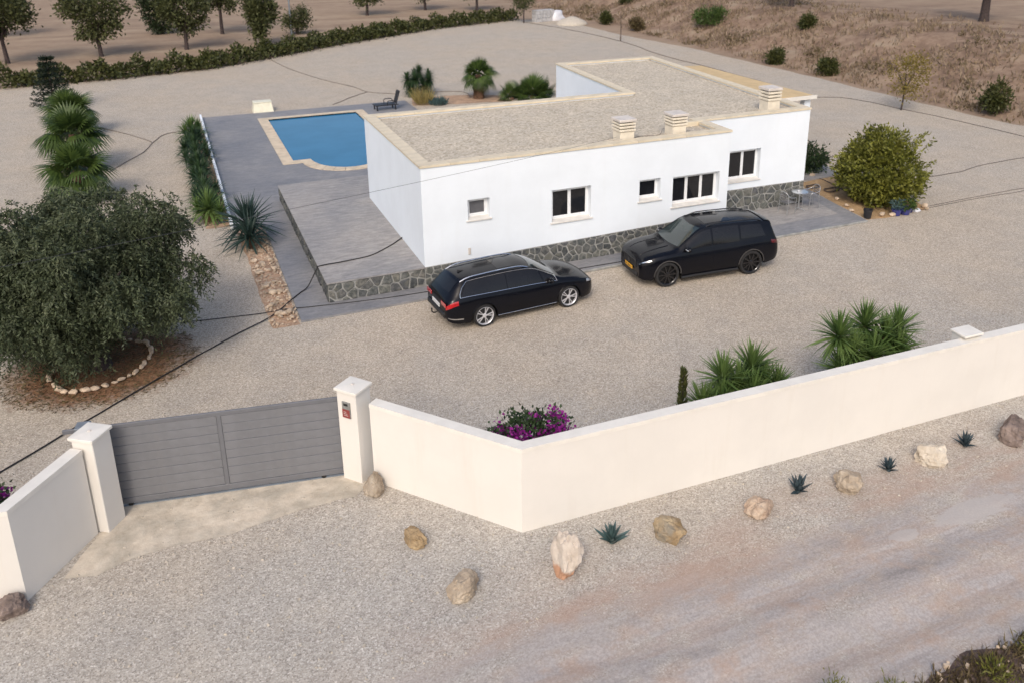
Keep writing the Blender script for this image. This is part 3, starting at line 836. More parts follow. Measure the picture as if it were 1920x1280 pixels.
# windows
def window(o, y):
    x0, x1, z0, z1, ns, kind = o
    fr = MB(); yf = y+REV; t = 0.06
    fr.bbox((x0+.002, yf, z0+0.03), (x0+t, yf+0.07, z1-.002), .008); fr.bbox((x1-t, yf, z0+0.03), (x1-.002, yf+0.07, z1-.002), .008)
    fr.bbox((x0+t, yf, z1-t), (x1-t, yf+0.07, z1-.002), .008); fr.bbox((x0+t, yf, z0+0.03), (x1-t, yf+0.07, z0+0.03+t), .008)
    w = fr.build('window', 'white_frame', house)
    wd = (x1-x0-2*t)/ns
    for k in range(ns):
        a = x0+t+wd*k; b = a+wd; s = 0.055; zz0 = z0+0.09; zz1 = z1-t
        sh = MB()
        sh.bbox((a+.003, yf-0.02, zz0), (a+s, yf+0.03, zz1-.003), .006); sh.bbox((b-s, yf-0.02, zz0), (b-.003, yf+0.03, zz1-.003), .006)
        sh.bbox((a+s, yf-0.018, zz1-s), (b-s, yf+0.03, zz1-.003), .006); sh.bbox((a+s, yf-0.018, zz0), (b-s, yf+0.03, zz0+s), .006)
        sh.build('sash', 'white_frame', w)
        MB().box((a+s-.005, yf+0.004, zz0+s-.005), (b-s+.005, yf+0.016, zz1-s+.005)).build('pane', 'blind' if kind == 'blind' else 'window_glass', w)
        if kind == 'curtain' and k == 2:
            cu = MB()
            for q in range(5):
                xa = a+s+0.04+q*0.05; cu.box((xa, yf+0.0175, zz0+s+.02), (xa+0.022, yf+0.022, zz1-s-.02-0.05*q))
            cu.build('curtain', 'blind', w)
    sl = MB()
    sl.add([(x0-0.06, y-0.05, z0-0.045), (x1+0.06, y-0.05, z0-0.045), (x1+0.06, y-0.001, z0-0.045), (x0-0.06, y-0.001, z0-0.045),
            (x0-0.06, y-0.05, z0-0.012), (x1+0.06, y-0.05, z0-0.012), (x1+0.06, y-0.001, z0+0.004), (x0-0.06, y-0.001, z0+0.004)],
           [(0, 3, 2, 1), (4, 5, 6, 7), (0, 1, 5, 4), (1, 2, 6, 5), (2, 3, 7, 6), (3, 0, 4, 7)])
    sl.add([(x0+.004, y-0.001, z0+0.003), (x1-.004, y-0.001, z0+0.003), (x1-.004, yf+0.02, z0+0.05), (x0+.004, yf+0.02, z0+0.05)], [(0, 1, 2, 3)])
    sl.build('sill', 'sill', w)
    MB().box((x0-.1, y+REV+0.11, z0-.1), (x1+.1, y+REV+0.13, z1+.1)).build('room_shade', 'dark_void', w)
for o in WIN_A: window(o, 0.0)
for o in WIN_B: window(o, 1.78)
v = MB(); v.bbox((1.42, -0.03, 0.88), (1.50, -0.001, 1.10), .006); vent = v.build('wall_vent', 'louver', house)

# chimneys
def chimney(x, y, z, w, h):
    c = MB(); c.bbox((x-w/2, y-w/2, z), (x+w/2, y+w/2, z+h*0.42), .01); ch = c.build('chimney', 'chimney_cream', roof)
    z1 = z+h*0.42; st = h*0.135
    MB().box((x-w*0.36, y-w*0.36, z1), (x+w*0.36, y+w*0.36, z1+st*3.4)).build('flue', 'dark_void', ch)
    for k in range(4):
        top = k == 3; e = 0.035 if not top else 0.055
        M = MB(); zz = z1+st*(k*0.95)+0.02
        M.bbox((x-w/2-e, y-w/2-e, zz), (x+w/2+e, y+w/2+e, zz+st*(0.62 if not top else 0.8)), .012)
        M.build('louver_slab' if not top else 'chimney_cap', 'chimney_cream' if not top else 'louver', ch)
chimney(7.28, 0.72, ZR, 0.54, 0.84); chimney(9.32, 0.72, ZR, 0.54, 0.84); chimney(14.72, 2.55, ZR, 0.56, 1.0)
MB().tube(spline([(7.6, 0.75, ZR+.02), (8.1, 0.95, ZR+.02), (8.7, 0.8, ZR+.03), (9.0, 1.05, ZR+.14)], 5), 0.012, 5).build('roof_cable', 'hose_dusty', roof)

# raised side terrace with stone faces
terr = thing('raised_terrace', 'raised grey paved terrace with rubble stone sides left of the house', 'terrace', (0, 0, 0))
tp = [(-2.98, 0.0), (-0.004, 0.0), (-0.004, 7.56), (6.0, 7.56), (6.0, 10.6), (-2.98, 10.6)]
MB().prism(tp, 0.0, 0.655).build('terrace_core', 'mortar', terr)
MB().prism([(-3.02, -0.045), (-0.004, -0.045), (-0.004, 7.56), (6.04, 7.56), (6.04, 10.64), (-3.02, 10.64)], 0.657, 0.70).build('terrace_paving', 'terrace_paving', terr)
stone_panel(terr, (-2.98, 0.0, 0.06), (1, 0, 0), (0, -1, 0), 2.97, 0.59, 0.285, 21)
stone_panel(terr, (-2.98, 10.6, 0.06), (0, -1, 0), (-1, 0, 0), 10.6, 0.59, 0.30, 22)

# covered porch on the far right side
porch = thing('porch', 'tan roofed porch on white posts behind the right side of the house', 'porch', (0, 0, 0))
r_ = MB()
r_.add([(16.62, 6.6, 3.02), (20.5, 6.6, 3.02), (20.3, 15.7, 3.02), (17.2, 15.7, 3.02), (16.62, 6.6, 3.30), (20.5, 6.6, 3.16), (20.3, 15.7, 3.16), (17.2, 15.7, 3.30)],
       [(0, 3, 2, 1), (4, 5, 6, 7), (0, 1, 5, 4), (1, 2, 6, 5), (2, 3, 7, 6), (3, 0, 4, 7)])
rf = r_.build('porch_roof', 'tan_canopy', porch)
MB().box((16.6, 6.54, 3.02), (20.55, 6.59, 3.19)).build('fascia', 'cream_cap', rf)
for (x, y) in ((20.2, 6.9), (20.15, 11.1), (20.1, 15.3), (17.0, 6.9)):
    MB().bbox((x-.17, y-.17, 0), (x+.17, y+.17, 3.015), .02).build('post', 'white_render', porch)
MB().prism([(16.3, 4.0), (20.6, 4.2), (20.5, 15.9), (17.05, 15.9)], 0.01, 0.09).build('porch_floor', 'terrace_paving', porch)

# ------------------------------------------------------------------ boundary walls, pillars, gate
def oriented(a, b):
    a = Vector(a); b = Vector(b); d = (b-a).normalized(); return a, b, d, Vector((-d.y, d.x)), (b-a).length
WT, WH = 0.22, 1.84
def wall_prism(path_out, path_in, name, label):
    root = thing(name, label, 'wall', (path_out[0][0], path_out[0][1], 0))
    o = Vector(path_out[0]); po = [(p[0]-o.x, p[1]-o.y) for p in path_out]; pi = [(p[0]-o.x, p[1]-o.y) for p in path_in]
    m = MB()
    for i in range(len(po)-1):
        a, b, c, d = po[i], po[i+1], pi[i+1], pi[i]
        m.add([(a[0], a[1], -.1), (b[0], b[1], -.1), (b[0], b[1], WH-.09), (a[0], a[1], WH-.09)], [(0, 1, 2, 3)])
        m.add([(d[0], d[1], -.1), (c[0], c[1], -.1), (c[0], c[1], WH-.09), (d[0], d[1], WH-.09)], [(3, 2, 1, 0)])
    for e in (0, -1):
        m.add([(po[e][0], po[e][1], -.1), (pi[e][0], pi[e][1], -.1), (pi[e][0], pi[e][1], WH-.09), (po[e][0], po[e][1], WH-.09)], [(0, 1, 2, 3)])
    m.build('wall_body', 'cream_render', root)
    # rendered cap: slightly proud band on top
    def off(ps, qs, t): return [(p[0]+(q[0]-p[0])*t, p[1]+(q[1]-p[1])*t) for p, q in zip(ps, qs)]
    a_ = off(po, pi, -0.055); b_ = off(pi, po, -0.055); cp = MB()
    for i in range(len(a_)-1):
        cp.add([(a_[i][0], a_[i][1], WH-.09), (a_[i+1][0], a_[i+1][1], WH-.09), (b_[i+1][0], b_[i+1][1], WH-.09), (b_[i][0], b_[i][1], WH-.09),
                (a_[i][0], a_[i][1], WH), (a_[i+1][0], a_[i+1][1], WH), (b_[i+1][0], b_[i+1][1], WH), (b_[i][0], b_[i][1], WH)],
               [(0, 3, 2, 1), (4, 5, 6, 7), (0, 1, 5, 4), (2, 3, 7, 6)])
    for e, fl in ((0, 0), (-1, 1)):
        p, q = a_[e], b_[e]; cp.add([(p[0], p[1], WH-.09), (q[0], q[1], WH-.09), (q[0], q[1], WH), (p[0], p[1], WH)], [(0, 1, 2, 3)])
    cp.build('wall_cap', 'cream_cap', root)
    return root
def inner_path(po, t):
    res = []
    for i, p in enumerate(po):
        dirs = []
        if i > 0: dirs.append((Vector(p)-Vector(po[i-1])).normalized())
        if i < len(po)-1: dirs.append((Vector(po[i+1])-Vector(p)).normalized())
        ns = [Vector((-d.y, d.x)) for d in dirs]
        if len(ns) == 1: q = Vector(p)+ns[0]*t
        else: m = ns[0]+ns[1]; q = Vector(p)+m*(t/(1+ns[0].dot(ns[1])))
        res.append(tuple(q))
    return res
pR = [(-3.72, -9.0), (-1.535, -11.68), (24.0, -12.47)]
wall_prism(pR, inner_path(pR, WT), 'boundary_wall', 'long cream boundary wall with a corner, running right from the gate')
pL = [(-26.0, -9.4), (-9.88, -9.83), (-8.86, -8.42)]
wall_prism(pL, inner_path(pL, WT), 'boundary_wall', 'short cream boundary wall left of the grey gate')

def pillar(cx, cy, ang, w, d, h, label):
    root = thing('gate_pillar', label, 'pillar', (cx, cy, 0), ang)
    MB().bbox((-w/2, -d/2, -.05), (w/2, d/2, h-.11), .012).build('pillar_shaft', 'cream_render', root)
    e = 0.04
    c = MB(); c.bbox((-w/2-e, -d/2-e, h-.11), (w/2+e, d/2+e, h-.045), .010)
    z0, z1 = h-.045, h-.030; a, b = w/2+e-.014, d/2+e-.014
    c.add([(-a, -b, z0), (a, -b, z0), (a, b, z0), (-a, b, z0), (-a*.2, -b*.2, z1), (a*.2, -b*.2, z1), (a*.2, b*.2, z1), (-a*.2, b*.2, z1)],
          [(0, 1, 5, 4), (1, 2, 6, 5), (2, 3, 7, 6), (3, 0, 4, 7), (4, 5, 6, 7)])
    cap = c.build('pillar_cap', 'cream_cap', root)
    MB().box((-.025, -.025, h-.031), (.025, .025, h-.012)).build('cap_fitting', 'louver', cap)
    return root
# right pillar: its outer face is parallel to the wall beside it
pd = Vector((-1.535+3.72, -11.68+9.0)).normalized(); angR = math.atan2(pd.y, pd.x)
nR = Vector((-pd.y, pd.x))
cR = Vector((-3.98, -8.97))+nR*0.24-pd*0.24
pr = pillar(cR.x, cR.y, angR, 0.48, 0.46, 2.17, 'cream gate pillar with the intercom plate, right of the gate')
cy_ = -0.23
ic = MB(); ic.bbox((-.10, cy_-.03, 1.50), (.10, cy_-.001, 1.86), .006); ip = ic.build('intercom', 'sign_grey', pr)
MB().box((-.092, cy_-.036, 1.51), (.092, cy_-.0305, 1.70)).build('red_plate', 'sign_red', ip)
MB().box((-.05, cy_-.036, 1.78), (.05, cy_-.0305, 1.83)).build('speaker_grille', 'black_trim', ip)
tx = MB()
for k in range(3): tx.box((-.055, cy_-.0385, 1.56+k*.038), (.05-.02*k, cy_-.0365, 1.572+k*.038))
tx.build('printed_lines', 'sign_light', ip)
ld = Vector((0.585, 0.81)); angL = math.atan2(ld.y, ld.x); nL = Vector((-ld.y, ld.x))
cL = Vector((-8.67, -8.49))+ld*0.24+nL*0.22
pillar(cL.x, cL.y, angL, 0.48, 0.44, 2.08, 'cream gate pillar left of the gate, beside the short wall')
# flat pilaster on the long wall, near the right edge of the picture
ws = Vector((24.0+1.535, -12.47+11.68)).normalized(); q = Vector((-1.535, -11.68))+ws*11.1
aw = math.atan2(ws.y, ws.x)
pl = thing('wall_pier', 'cream pier with a flat cap behind the long wall, far right', 'pillar', (q.x-ws.y*0.36, q.y+ws.x*0.36, 0), aw)
MB().bbox((-.24, -.125, -.05), (.24, .125, WH+.06), .01).build('pier_shaft', 'cream_render', pl)
MB().bbox((-.28, -.30, WH+.062), (.28, .16, WH+.12), .012).build('pier_cap', 'cream_cap', pl)

# sliding gate
g0 = Vector((-4.16, -8.53)); g1 = Vector((-8.62, -7.72)); gd = (g1-g0).normalized(); GL = 5.15; GH = 1.86
gate = thing('sliding_gate', 'grey metal sliding gate of horizontal boards in a frame', 'gate', (g0.x, g0.y, 0), math.atan2(gd.y, gd.x))
fr = MB(); T = 0.05; fw = 0.085; zb = 0.07
fr.bbox((0, -T/2, zb), (GL, T/2, zb+0.12), .006); fr.bbox((0, -T/2, GH-fw), (GL, T/2, GH), .006)
for x in (0, 2.33, 4.66):
    fr.bbox((x, -T/2+.001, zb+.12), (x+fw, T/2-.001, GH-fw), .006)
gf = fr.build('gate_frame', 'gate_frame_paint', gate)
nb = 8
for (xa, xb) in ((fw+.004, 2.326), (2.33+fw+.004, 4.656)):
    z0, z1 = zb+0.125, GH-fw-.004; hh = (z1-z0)/nb
    for k in range(nb):
        b_ = MB(); b_.bbox((0, -.014, 0), (xb-xa, .014, hh-.010), .004)
        b_.build('board', 'gate_paint', gate, loc=(xa, 0.002*((k*5) % 3-1), z0+hh*k+.004), rot=(R(0.5*((k*3) % 3-1)), 0, 0))
rl = MB(); rl.box((-.1, -.02, 0.0), (GL+.1, .02, 0.03)); rl.build('track_rail', 'galvanised', gate)
for x in (0.5, 4.2): MB().lathe([(0.05, -.02), (0.05, .02)], 12, Matrix.Translation((x, 0, 0.055)) @ Matrix.Rotation(R(90), 4, 'X')).build('wheel', 'black_trim', gate)
gp = g0+gd*4.78
post = thing('guide_post', 'blue-grey steel guide post behind the left gate pillar', 'post', (gp.x, gp.y, 0), math.atan2(gd.y, gd.x))
MB().bbox((-.05, .04, 0), (.05, .14, GH+.06), .006).build('post_upright', 'galvanised', post)
MB().bbox((-.12, -.10, GH+.02), (.12, .16, GH+.085), .006).build('guide_bracket', 'galvanised', post)
# ------------------------------------------------------------------ cars
class CarBody:
    def __init__(s, top, belt, half, edge_w, sill, axles, arch_r, wheel_z, nose, tail, crown=0.05, bulge=0.03):
        s.top, s.belt, s.half, s.edge_w = map(curve, (top, belt, half, edge_w))
        s.sill = curve(sill); s.axles, s.arch_r, s.wheel_z, s.nose, s.tail, s.crown, s.bulge = axles, arch_r, wheel_z, nose, tail, crown, bulge
    def low(s, x):
        z = s.sill(x)
        for a in s.axles:
            d = abs(x-a)
            if d < s.arch_r: z = max(z, s.wheel_z+math.sqrt(s.arch_r**2-d*d))
        return z
    def side_y(s, x, z):
        w = s.half(x); zb = s.belt(x); t = max(0.0, min(1.0, (z-s.sill(x))/max(0.05, zb-s.sill(x))))
        # rounded body side: tucks in at the sill and at the shoulder, crease at 2/3
        y = w*(0.945+0.055*math.sin(math.pi*min(1, t*1.02)**0.8))
        if t > 0.86: y -= w*0.035*((t-0.86)/0.14)**2
        return y
    def pt(s, x, k):
        """k: 0..0.4 body side, 0.4..0.7 side glass, 0.7..1 roof / bonnet"""
        zb = s.belt(x); zl = min(s.low(x), zb-0.03)
        if k <= 0.4:
            z = zl+(zb-zl)*(k/0.4); return Vector((x, s.side_y(x, z), z))
        yb = s.side_y(x, zb); zt = s.top(x); we = min(s.edge_w(x), yb-0.02); ze = max(zb+0.012, zt-s.crown*(0.4+0.6*min(1, we/0.6)))
        if k <= 0.7:
            t = (k-0.4)/0.3
            y = yb+(we-yb)*t+s.bulge*math.sin(math.pi*t)*min(1, (ze-zb)/0.3)
            return Vector((x, y, zb+(ze-zb)*t))
        t = (k-0.7)/0.3
        # softened roof edge
        return Vector((x, we*(1-t), ze+(max(zt, ze)-ze)*(1-(1-t)**2)))
    def stations(s):
        X = set()
        x = s.tail
        while x < s.nose: X.add(round(x, 4)); x += 0.07
        X.add(s.nose)
        for a in s.axles:
            for i in range(25):
                X.add(round(a-s.arch_r*math.cos(math.pi*i/24)*0.9995, 4))
        for e, sg in ((s.nose, -1), (s.tail, 1)):
            for d in (0.01, 0.025, 0.05, 0.09, 0.14): X.add(round(e+sg*d, 4))
        return sorted(X)
    def mesh(s):
        mb = MB(); K = [0.4*i/9 for i in range(9)]+[0.4+0.3*i/5 for i in range(5)]+[0.7+0.3*i/7 for i in range(8)]
        K = K+[-1]; X = s.stations(); ring = []
        half = len(K)-1
        for x in X:
            L = [s.pt(x, k) for k in K[:half]]
            r = L+[Vector((p.x, -p.y, p.z)) for p in reversed(L[:-1])]
            ring.append(r)
        n = len(ring[0]); vs = [p for r in ring for p in r]; fs = []
        for i in range(len(ring)-1):
            for j in range(n): fs.append((i*n+j, (i+1)*n+j, (i+1)*n+(j+1) % n, i*n+(j+1) % n))
        fs.append(tuple(range(n))); fs.append(tuple(range(len(vs)-1, len(vs)-n-1, -1)))
        return mb.add(vs, fs)
    def patch(s, xf, kf, nu, nv, sgn, off):
        """panel lying on the body: xf(u,v), kf(u,v)"""
        vs = []
        def raw(u, v):
            p = s.pt(xf(u, v), kf(u, v)); return Vector((p.x, p.y*sgn, p.z))
        for i in range(nu+1):
            for j in range(nv+1):
                u, v = i/nu, j/nv; e = 1e-3
                p = raw(u, v); du = raw(min(1, u+e), v)-raw(max(0, u-e), v); dv = raw(u, min(1, v+e))-raw(u, max(0, v-e))
                n = du.cross(dv)
                n = n.normalized() if n.length > 1e-12 else Vector((0, 0, 1))
                if n.dot(p-Vector((p.x*0.9, 0, 0.7))) < 0: n = -n
                vs.append(p+n*off)
        fs = [(i*(nv+1)+j, (i+1)*(nv+1)+j, (i+1)*(nv+1)+j+1, i*(nv+1)+j+1) for i in range(nu) for j in range(nv)]
        return vs, fs
    def across(s, x0, x1, k0, nu, nv, off, bow=0.0):
        """panel spanning the centre line (windscreen, rear window, sunroof)"""
        vs = []
        def raw(u, v):
            w = 2*v-1; k = 1-(1-k0)*abs(w); x = x0+(x1-x0)*u+bow*w*w
            p = s.pt(x, k); return Vector((p.x, p.y if w >= 0 else -p.y, p.z))
        for i in range(nu+1):
            for j in range(nv+1):
                u, v = i/nu, j/nv; e = 2e-3
                p = raw(u, v); n = (raw(min(1, u+e), v)-raw(max(0, u-e), v)).cross(raw(u, min(1, v+e))-raw(u, max(0, v-e)))
                n = n.normalized() if n.length > 1e-12 else Vector((0, 0, 1))
                if n.z < 0: n = -n
                vs.append(p+n*off)
        fs = [(i*(nv+1)+j, (i+1)*(nv+1)+j, (i+1)*(nv+1)+j+1, i*(nv+1)+j+1) for i in range(nu) for j in range(nv)]
        return vs, fs

def wheel(parent, x, y, r, wdt, sgn, rim_mat, tyre_mat, spokes, loc_z=None, pair=True):
    M = Matrix.Translation((x, y, r)) @ Matrix.Rotation(R(90)*(-sgn), 4, 'X')     # axis: +z local points outward
    t = MB(); w = wdt/2
    t.lathe([(r*0.76, -w), (r*0.93, -w), (r*0.985, -w*0.75), (r, -w*0.4), (r, w*0.4), (r*0.985, w*0.75), (r*0.94, w*0.97), (r*0.84, w), (r*0.79, w*0.94), (r*0.78, w*0.4), (r*0.78, -w)], 36, M)
    wh = t.build('wheel', tyre_mat, parent, True, 40)
    rim = MB(); rr = r*0.79
    rim.lathe([(rr*0.93, w*0.25), (rr*0.93, w*0.86), (rr*0.985, w*0.99), (rr*1.0, w*0.93), (rr*1.0, w*0.2)], 36, M)
    rim.v = rim.v; rim.f = [f for f in rim.f if len(f) < 10]
    for k in range(spokes):
        a = 2*math.pi*k/spokes
        for da in ((-0.19, 0.19) if pair else (0,)):
            c, s_ = math.cos(a), math.sin(a); p0 = 0.17*rr; p1 = 0.955*rr; hw0, hw1 = (0.022*r, 0.034*r) if pair else (0.05*r, 0.06*r)
            def Q(rad, off, z):
                ang = a+da*(rad/rr); return M @ Vector((rad*math.cos(ang)-off*math.sin(ang), rad*math.sin(ang)+off*math.cos(ang), z))
            z0, z1 = w*0.72, w*0.80
            vs = [Q(p0, -hw0, z0), Q(p1, -hw1, z1), Q(p1, hw1, z1), Q(p0, hw0, z0), Q(p0, -hw0, z0-.025), Q(p1, -hw1, z1-.04), Q(p1, hw1, z1-.04), Q(p0, hw0, z0-.025)]
            rim.add(vs, [(0, 1, 2, 3), (0, 4, 5, 1), (2, 6, 7, 3), (1, 5, 6, 2)])
    rim.lathe([(rr*0.23, w*0.45), (rr*0.23, w*0.74), (rr*0.17, w*0.80)], 16, M)
    rim.build('rim', rim_mat, wh, True, 30)
    MB().lathe([(rr*0.92, -w*0.3), (rr*0.92, w*0.1)], 24, M).build('brake_disc', 'black_trim', wh)
    return wh

def tube_part(name, mat, parent, pts, r, n=6): return MB().tube(pts, r, n).build(name, mat, parent, True, 60)

def car_common(root, B, P):
    body = B.mesh().build('body', 'car_black', root, True, 32)
    for ax, nm in ((B.axles[0], 'f'), (B.axles[1], 'r')):
        for sg in (1, -1):
            wheel(root, ax, sg*P['track'], B.wheel_z, P['tyre_w'], sg, P['rim'], P['tyre'], P['spokes'], pair=P.get('pair', True))
            lip = [Vector((ax+math.cos(a)*(B.arch_r+.004), 0, B.wheel_z+math.sin(a)*(B.arch_r+.004))) for a in [math.pi*i/20*1.0 for i in range(21)]]
            lip = [Vector((p.x, sg*(B.side_y(p.x, max(p.z, 0.3))+0.004), p.z)) for p in lip if p.z > B.sill(p.x)-0.05]
            tube_part('wheel_arch', P['arch_mat'], body, lip, P.get('lip', 0.016), 5)
    # glass
    w = B.across(P['ws'][0], P['ws'][1], 0.735, 10, 14, 0.006, P.get('ws_bow', -0.10)); MB().add(*w).build('windscreen', 'windscreen', root, True, 60)
    w = B.across(P['rw'][0], P['rw'][1], 0.74, 6, 12, 0.007, P.get('rw_bow', 0.04)); MB().add(*w).build('rear_window', 'car_glass', root, True, 60)
    if 'sunroof' in P:
        w = B.across(P['sunroof'][0], P['sunroof'][1], 0.80, 6, 8, 0.005); MB().add(*w).build('sunroof', 'car_glass', root, True, 60)
    for sg in (1, -1):
        for (xa0, xa1, xb0, xb1, kb, kt) in P['side']:
            vs, fs = B.patch(lambda u, v: (xa0+(xa1-xa0)*v)+((xb0+(xb1-xb0)*v)-(xa0+(xa1-xa0)*v))*u, lambda u, v: kb+(kt-kb)*v, 12, 6, sg, 0.006)
            MB().add(vs, fs).build('side_window', 'car_glass', root, True, 60)
        # doors: thin raised skins, with handle
        for (xa, xb, k0, k1) in P['doors']:
            vs, fs = B.patch(lambda u, v: xa+(xb-xa)*u, lambda u, v: k0+(k1-k0)*v, 14, 8, sg, 0.004)
            d = MB().add(vs, fs).build('door', 'car_black', root, True, 60)
            hx = xa+0.13; p = B.pt(hx, 0.33)
            MB().bbox((hx-.03, sg*(p.y+.006)-.014, p.z-.016), (hx+.17, sg*(p.y+.006)+.014, p.z+.012), .008).build('handle', 'car_black' if P['handle'] is None else P['handle'], d)
        # mirror
        mx, mz = P['mirror']; yb = B.side_y(mx, B.belt(mx))
        m = MB(); bm = bmesh.new(); bmesh.ops.create_icosphere(bm, subdivisions=2, radius=1.0)
        for v in bm.verts:
            v.co = Vector((v.co.x*0.10*(1 if v.co.x > 0 else 0.45), v.co.y*0.13, v.co.z*0.085))+Vector((mx, sg*(yb+0.10), mz))
        m.from_bm(bm); mi = m.build('side_mirror', 'car_black', root, True, 50)
        MB().tube([(mx-.01, sg*(yb-.02), mz-.05), (mx, sg*(yb+.08), mz-.03)], 0.022, 6).build('mirror_arm', 'black_trim', mi)
        if P.get('mirror_light'):
            MB().bbox((mx+.045, sg*(yb+.10)-.055, mz-.022), (mx+.108, sg*(yb+.10)+.09, mz+.014), .008).build('mirror_indicator', 'lamp_glass', mi)
        # roof rail
        x0, x1, ry = P['rail']; pts = []
        for i in range(15):
            t = i/14; x = x0+(x1-x0)*t; p = B.pt(x, 0.715); lift = 0.05*min(1, min(t, 1-t)*9)
            pts.append(Vector((x, sg*(p.y-.01), p.z+lift-.004)))
        tube_part('roof_rail', P['rail_mat'], root, pts, 0.018, 6)
        # sill strip
        pts = [Vector((B.axles[1]+B.arch_r+.03+(B.axles[0]-B.axles[1]-2*B.arch_r-.06)*i/8, 0, 0)) for i in range(9)]
        pts = [Vector((p.x, sg*(B.side_y(p.x, B.sill(p.x)+.06)+.004), B.sill(p.x)+P.get('sillz', .05))) for p in pts]
        tube_part('sill_strip', P['sill_mat'], root, pts, P.get('sillr', 0.012), 6)
    return body

# --- dark estate car, boot towards the gate side
B1 = CarBody(
    top=[(-2.46, .80), (-2.43, .93), (-2.36, 1.02), (-2.22, 1.17), (-2.0, 1.375), (-1.9, 1.415), (-1.4, 1.462), (-.5, 1.485), (.0, 1.47), (.25, 1.435), (.55, 1.31), (.85, 1.155), (1.08, 1.035), (1.2, .995), (1.6, .935), (2.0, .845), (2.2, .745), (2.28, .66), (2.31, .60)],
    belt=[(-2.46, .76), (-2.40, .86), (-2.25, .955), (-2.0, .975), (-1.0, .955), (0, .935), (.9, .915), (1.3, .885), (1.8, .82), (2.1, .735), (2.25, .65), (2.31, .56)],
    half=[(-2.46, .70), (-2.42, .79), (-2.3, .865), (-2.0, .90), (-1.3, .91), (1.3, .91), (1.8, .885), (2.05, .83), (2.2, .735), (2.28, .63), (2.31, .55)],
    edge_w=[(-2.46, .60), (-2.3, .60), (-2.0, .565), (-1.4, .575), (0, .585), (.3, .60), (.7, .665), (1.1, .74), (1.6, .73), (2.1, .62), (2.31, .42)],
    sill=[(-2.46, .42), (-2.40, .34), (-2.2, .26), (-1.8, .22), (1.8, .20), (2.15, .22), (2.31, .27)],
    axles=(1.356, -1.356), arch_r=.385, wheel_z=.338, nose=2.31, tail=-2.46)
car1_yaw = 0.068
_f = Vector((math.cos(car1_yaw), math.sin(car1_yaw))); _s = Vector((-_f.y, _f.x))
c1 = Vector((0.77, -3.26))+_f*1.356+_s*0.86
car1 = thing('estate_car', 'black estate car with chrome roof rails, boot facing left, parked by the stone base', 'car', (c1.x, c1.y, 0), car1_yaw, 'cars parked in front of the house')
P1 = dict(track=.80, tyre_w=.215, rim='alloy', tyre='tyre', spokes=5, arch_mat='car_black', lip=.012, ws=(1.06, .30), rw=(-2.30, -2.03), side=[(-2.02, -1.80, -.62, -.62, .425, .675), (-.60, -.60, .52, .42, .425, .675), (.56, .46, .98, .93, .43, .66)],
          doors=[(-.62, .62, .03, .385), (-1.02, -.64, .20, .385)], handle=None, mirror=(.72, 1.0), rail=(.15, -1.95, .55), rail_mat='chrome', sill_mat='chrome', sillr=.010, sunroof=(-.75, -.25))
b1 = car_common(car1, B1, P1)
for sg in (1, -1):
    # chrome frame round the side windows
    pts = [B1.pt(-2.05+(.98+2.05)*i/24, .415) for i in range(25)]
    top = [B1.pt(.93-(.93+1.78)*i/24, .683) for i in range(25)]
    loop = pts+top+[B1.pt(-1.95, .60), B1.pt(-2.04, .50), pts[0]]
    tube_part('window_trim', 'chrome', b1, [Vector((p.x, sg*(p.y+.006), p.z)) for p in loop], .0095, 5)
    # lamps
    vs, fs = B1.patch(lambda u, v: 1.98+.27*u, lambda u, v: .335+.05*v+.02*u, 8, 4, sg, .006); MB().add(vs, fs).build('headlight', 'lamp_glass', car1, True, 60)
    vs, fs = B1.patch(lambda u, v: -2.45+.33*u, lambda u, v: .285+(.085-.02*u)*v+.025*u, 8, 4, sg, .007); tl = MB().add(vs, fs)
    tl.bbox((-2.475, sg*.55-.19, .74), (-2.455, sg*.55+.16, .86), .006); tl.build('tail_light', 'tail_red', car1, True, 40)
    vs, fs = B1.patch(lambda u, v: -2.42+.42*u, lambda u, v: .075+.02*v, 8, 1, sg, .010); MB().add(vs, fs).build('bumper_trim', 'chrome', car1, True, 60)
MB().bbox((-2.485, -.27, .60), (-2.462, .27, .715), .005).build('number_plate', 'plate_white', car1)
MB().bbox((-2.50, -.66, .40), (-2.42, .66, .56), .03).build('rear_bumper', 'black_trim', car1)
MB().bbox((2.27, -.42, .52), (2.325, .42, .60), .015).build('grille', 'black_trim', car1)
MB().bbox((2.24, -.5, .28), (2.32, .5, .42), .02).build('lower_grille', 'black_trim', car1)
tube_part('tow_hook', 'black_trim', car1, spline([(-2.40, 0, .36), (-2.52, 0, .33), (-2.60, 0, .37), (-2.61, 0, .45)], 5), .02, 8)
MB().lathe([(.001, -.03), (.02, -.02), (.025, 0), (.018, .02), (.001, .028)], 10, Matrix.Translation((-2.61, 0, .47))).build('tow_ball', 'black_trim', car1, True)
fin = MB().add([(-1.80, -.02, 1.428), (-1.60, -.02, 1.448), (-1.60, .02, 1.448), (-1.80, .02, 1.428), (-1.80, 0, 1.50)], [(0, 1, 4), (1, 2, 4), (2, 3, 4), (3, 0, 4)]); fin.build('aerial', 'black_trim', car1)
tube_part('wiper', 'black_trim', car1, [B1.pt(1.08, .80)+Vector((0, 0, .015)), B1.pt(1.03, .98)+Vector((0, 0, .02))], .009, 5)

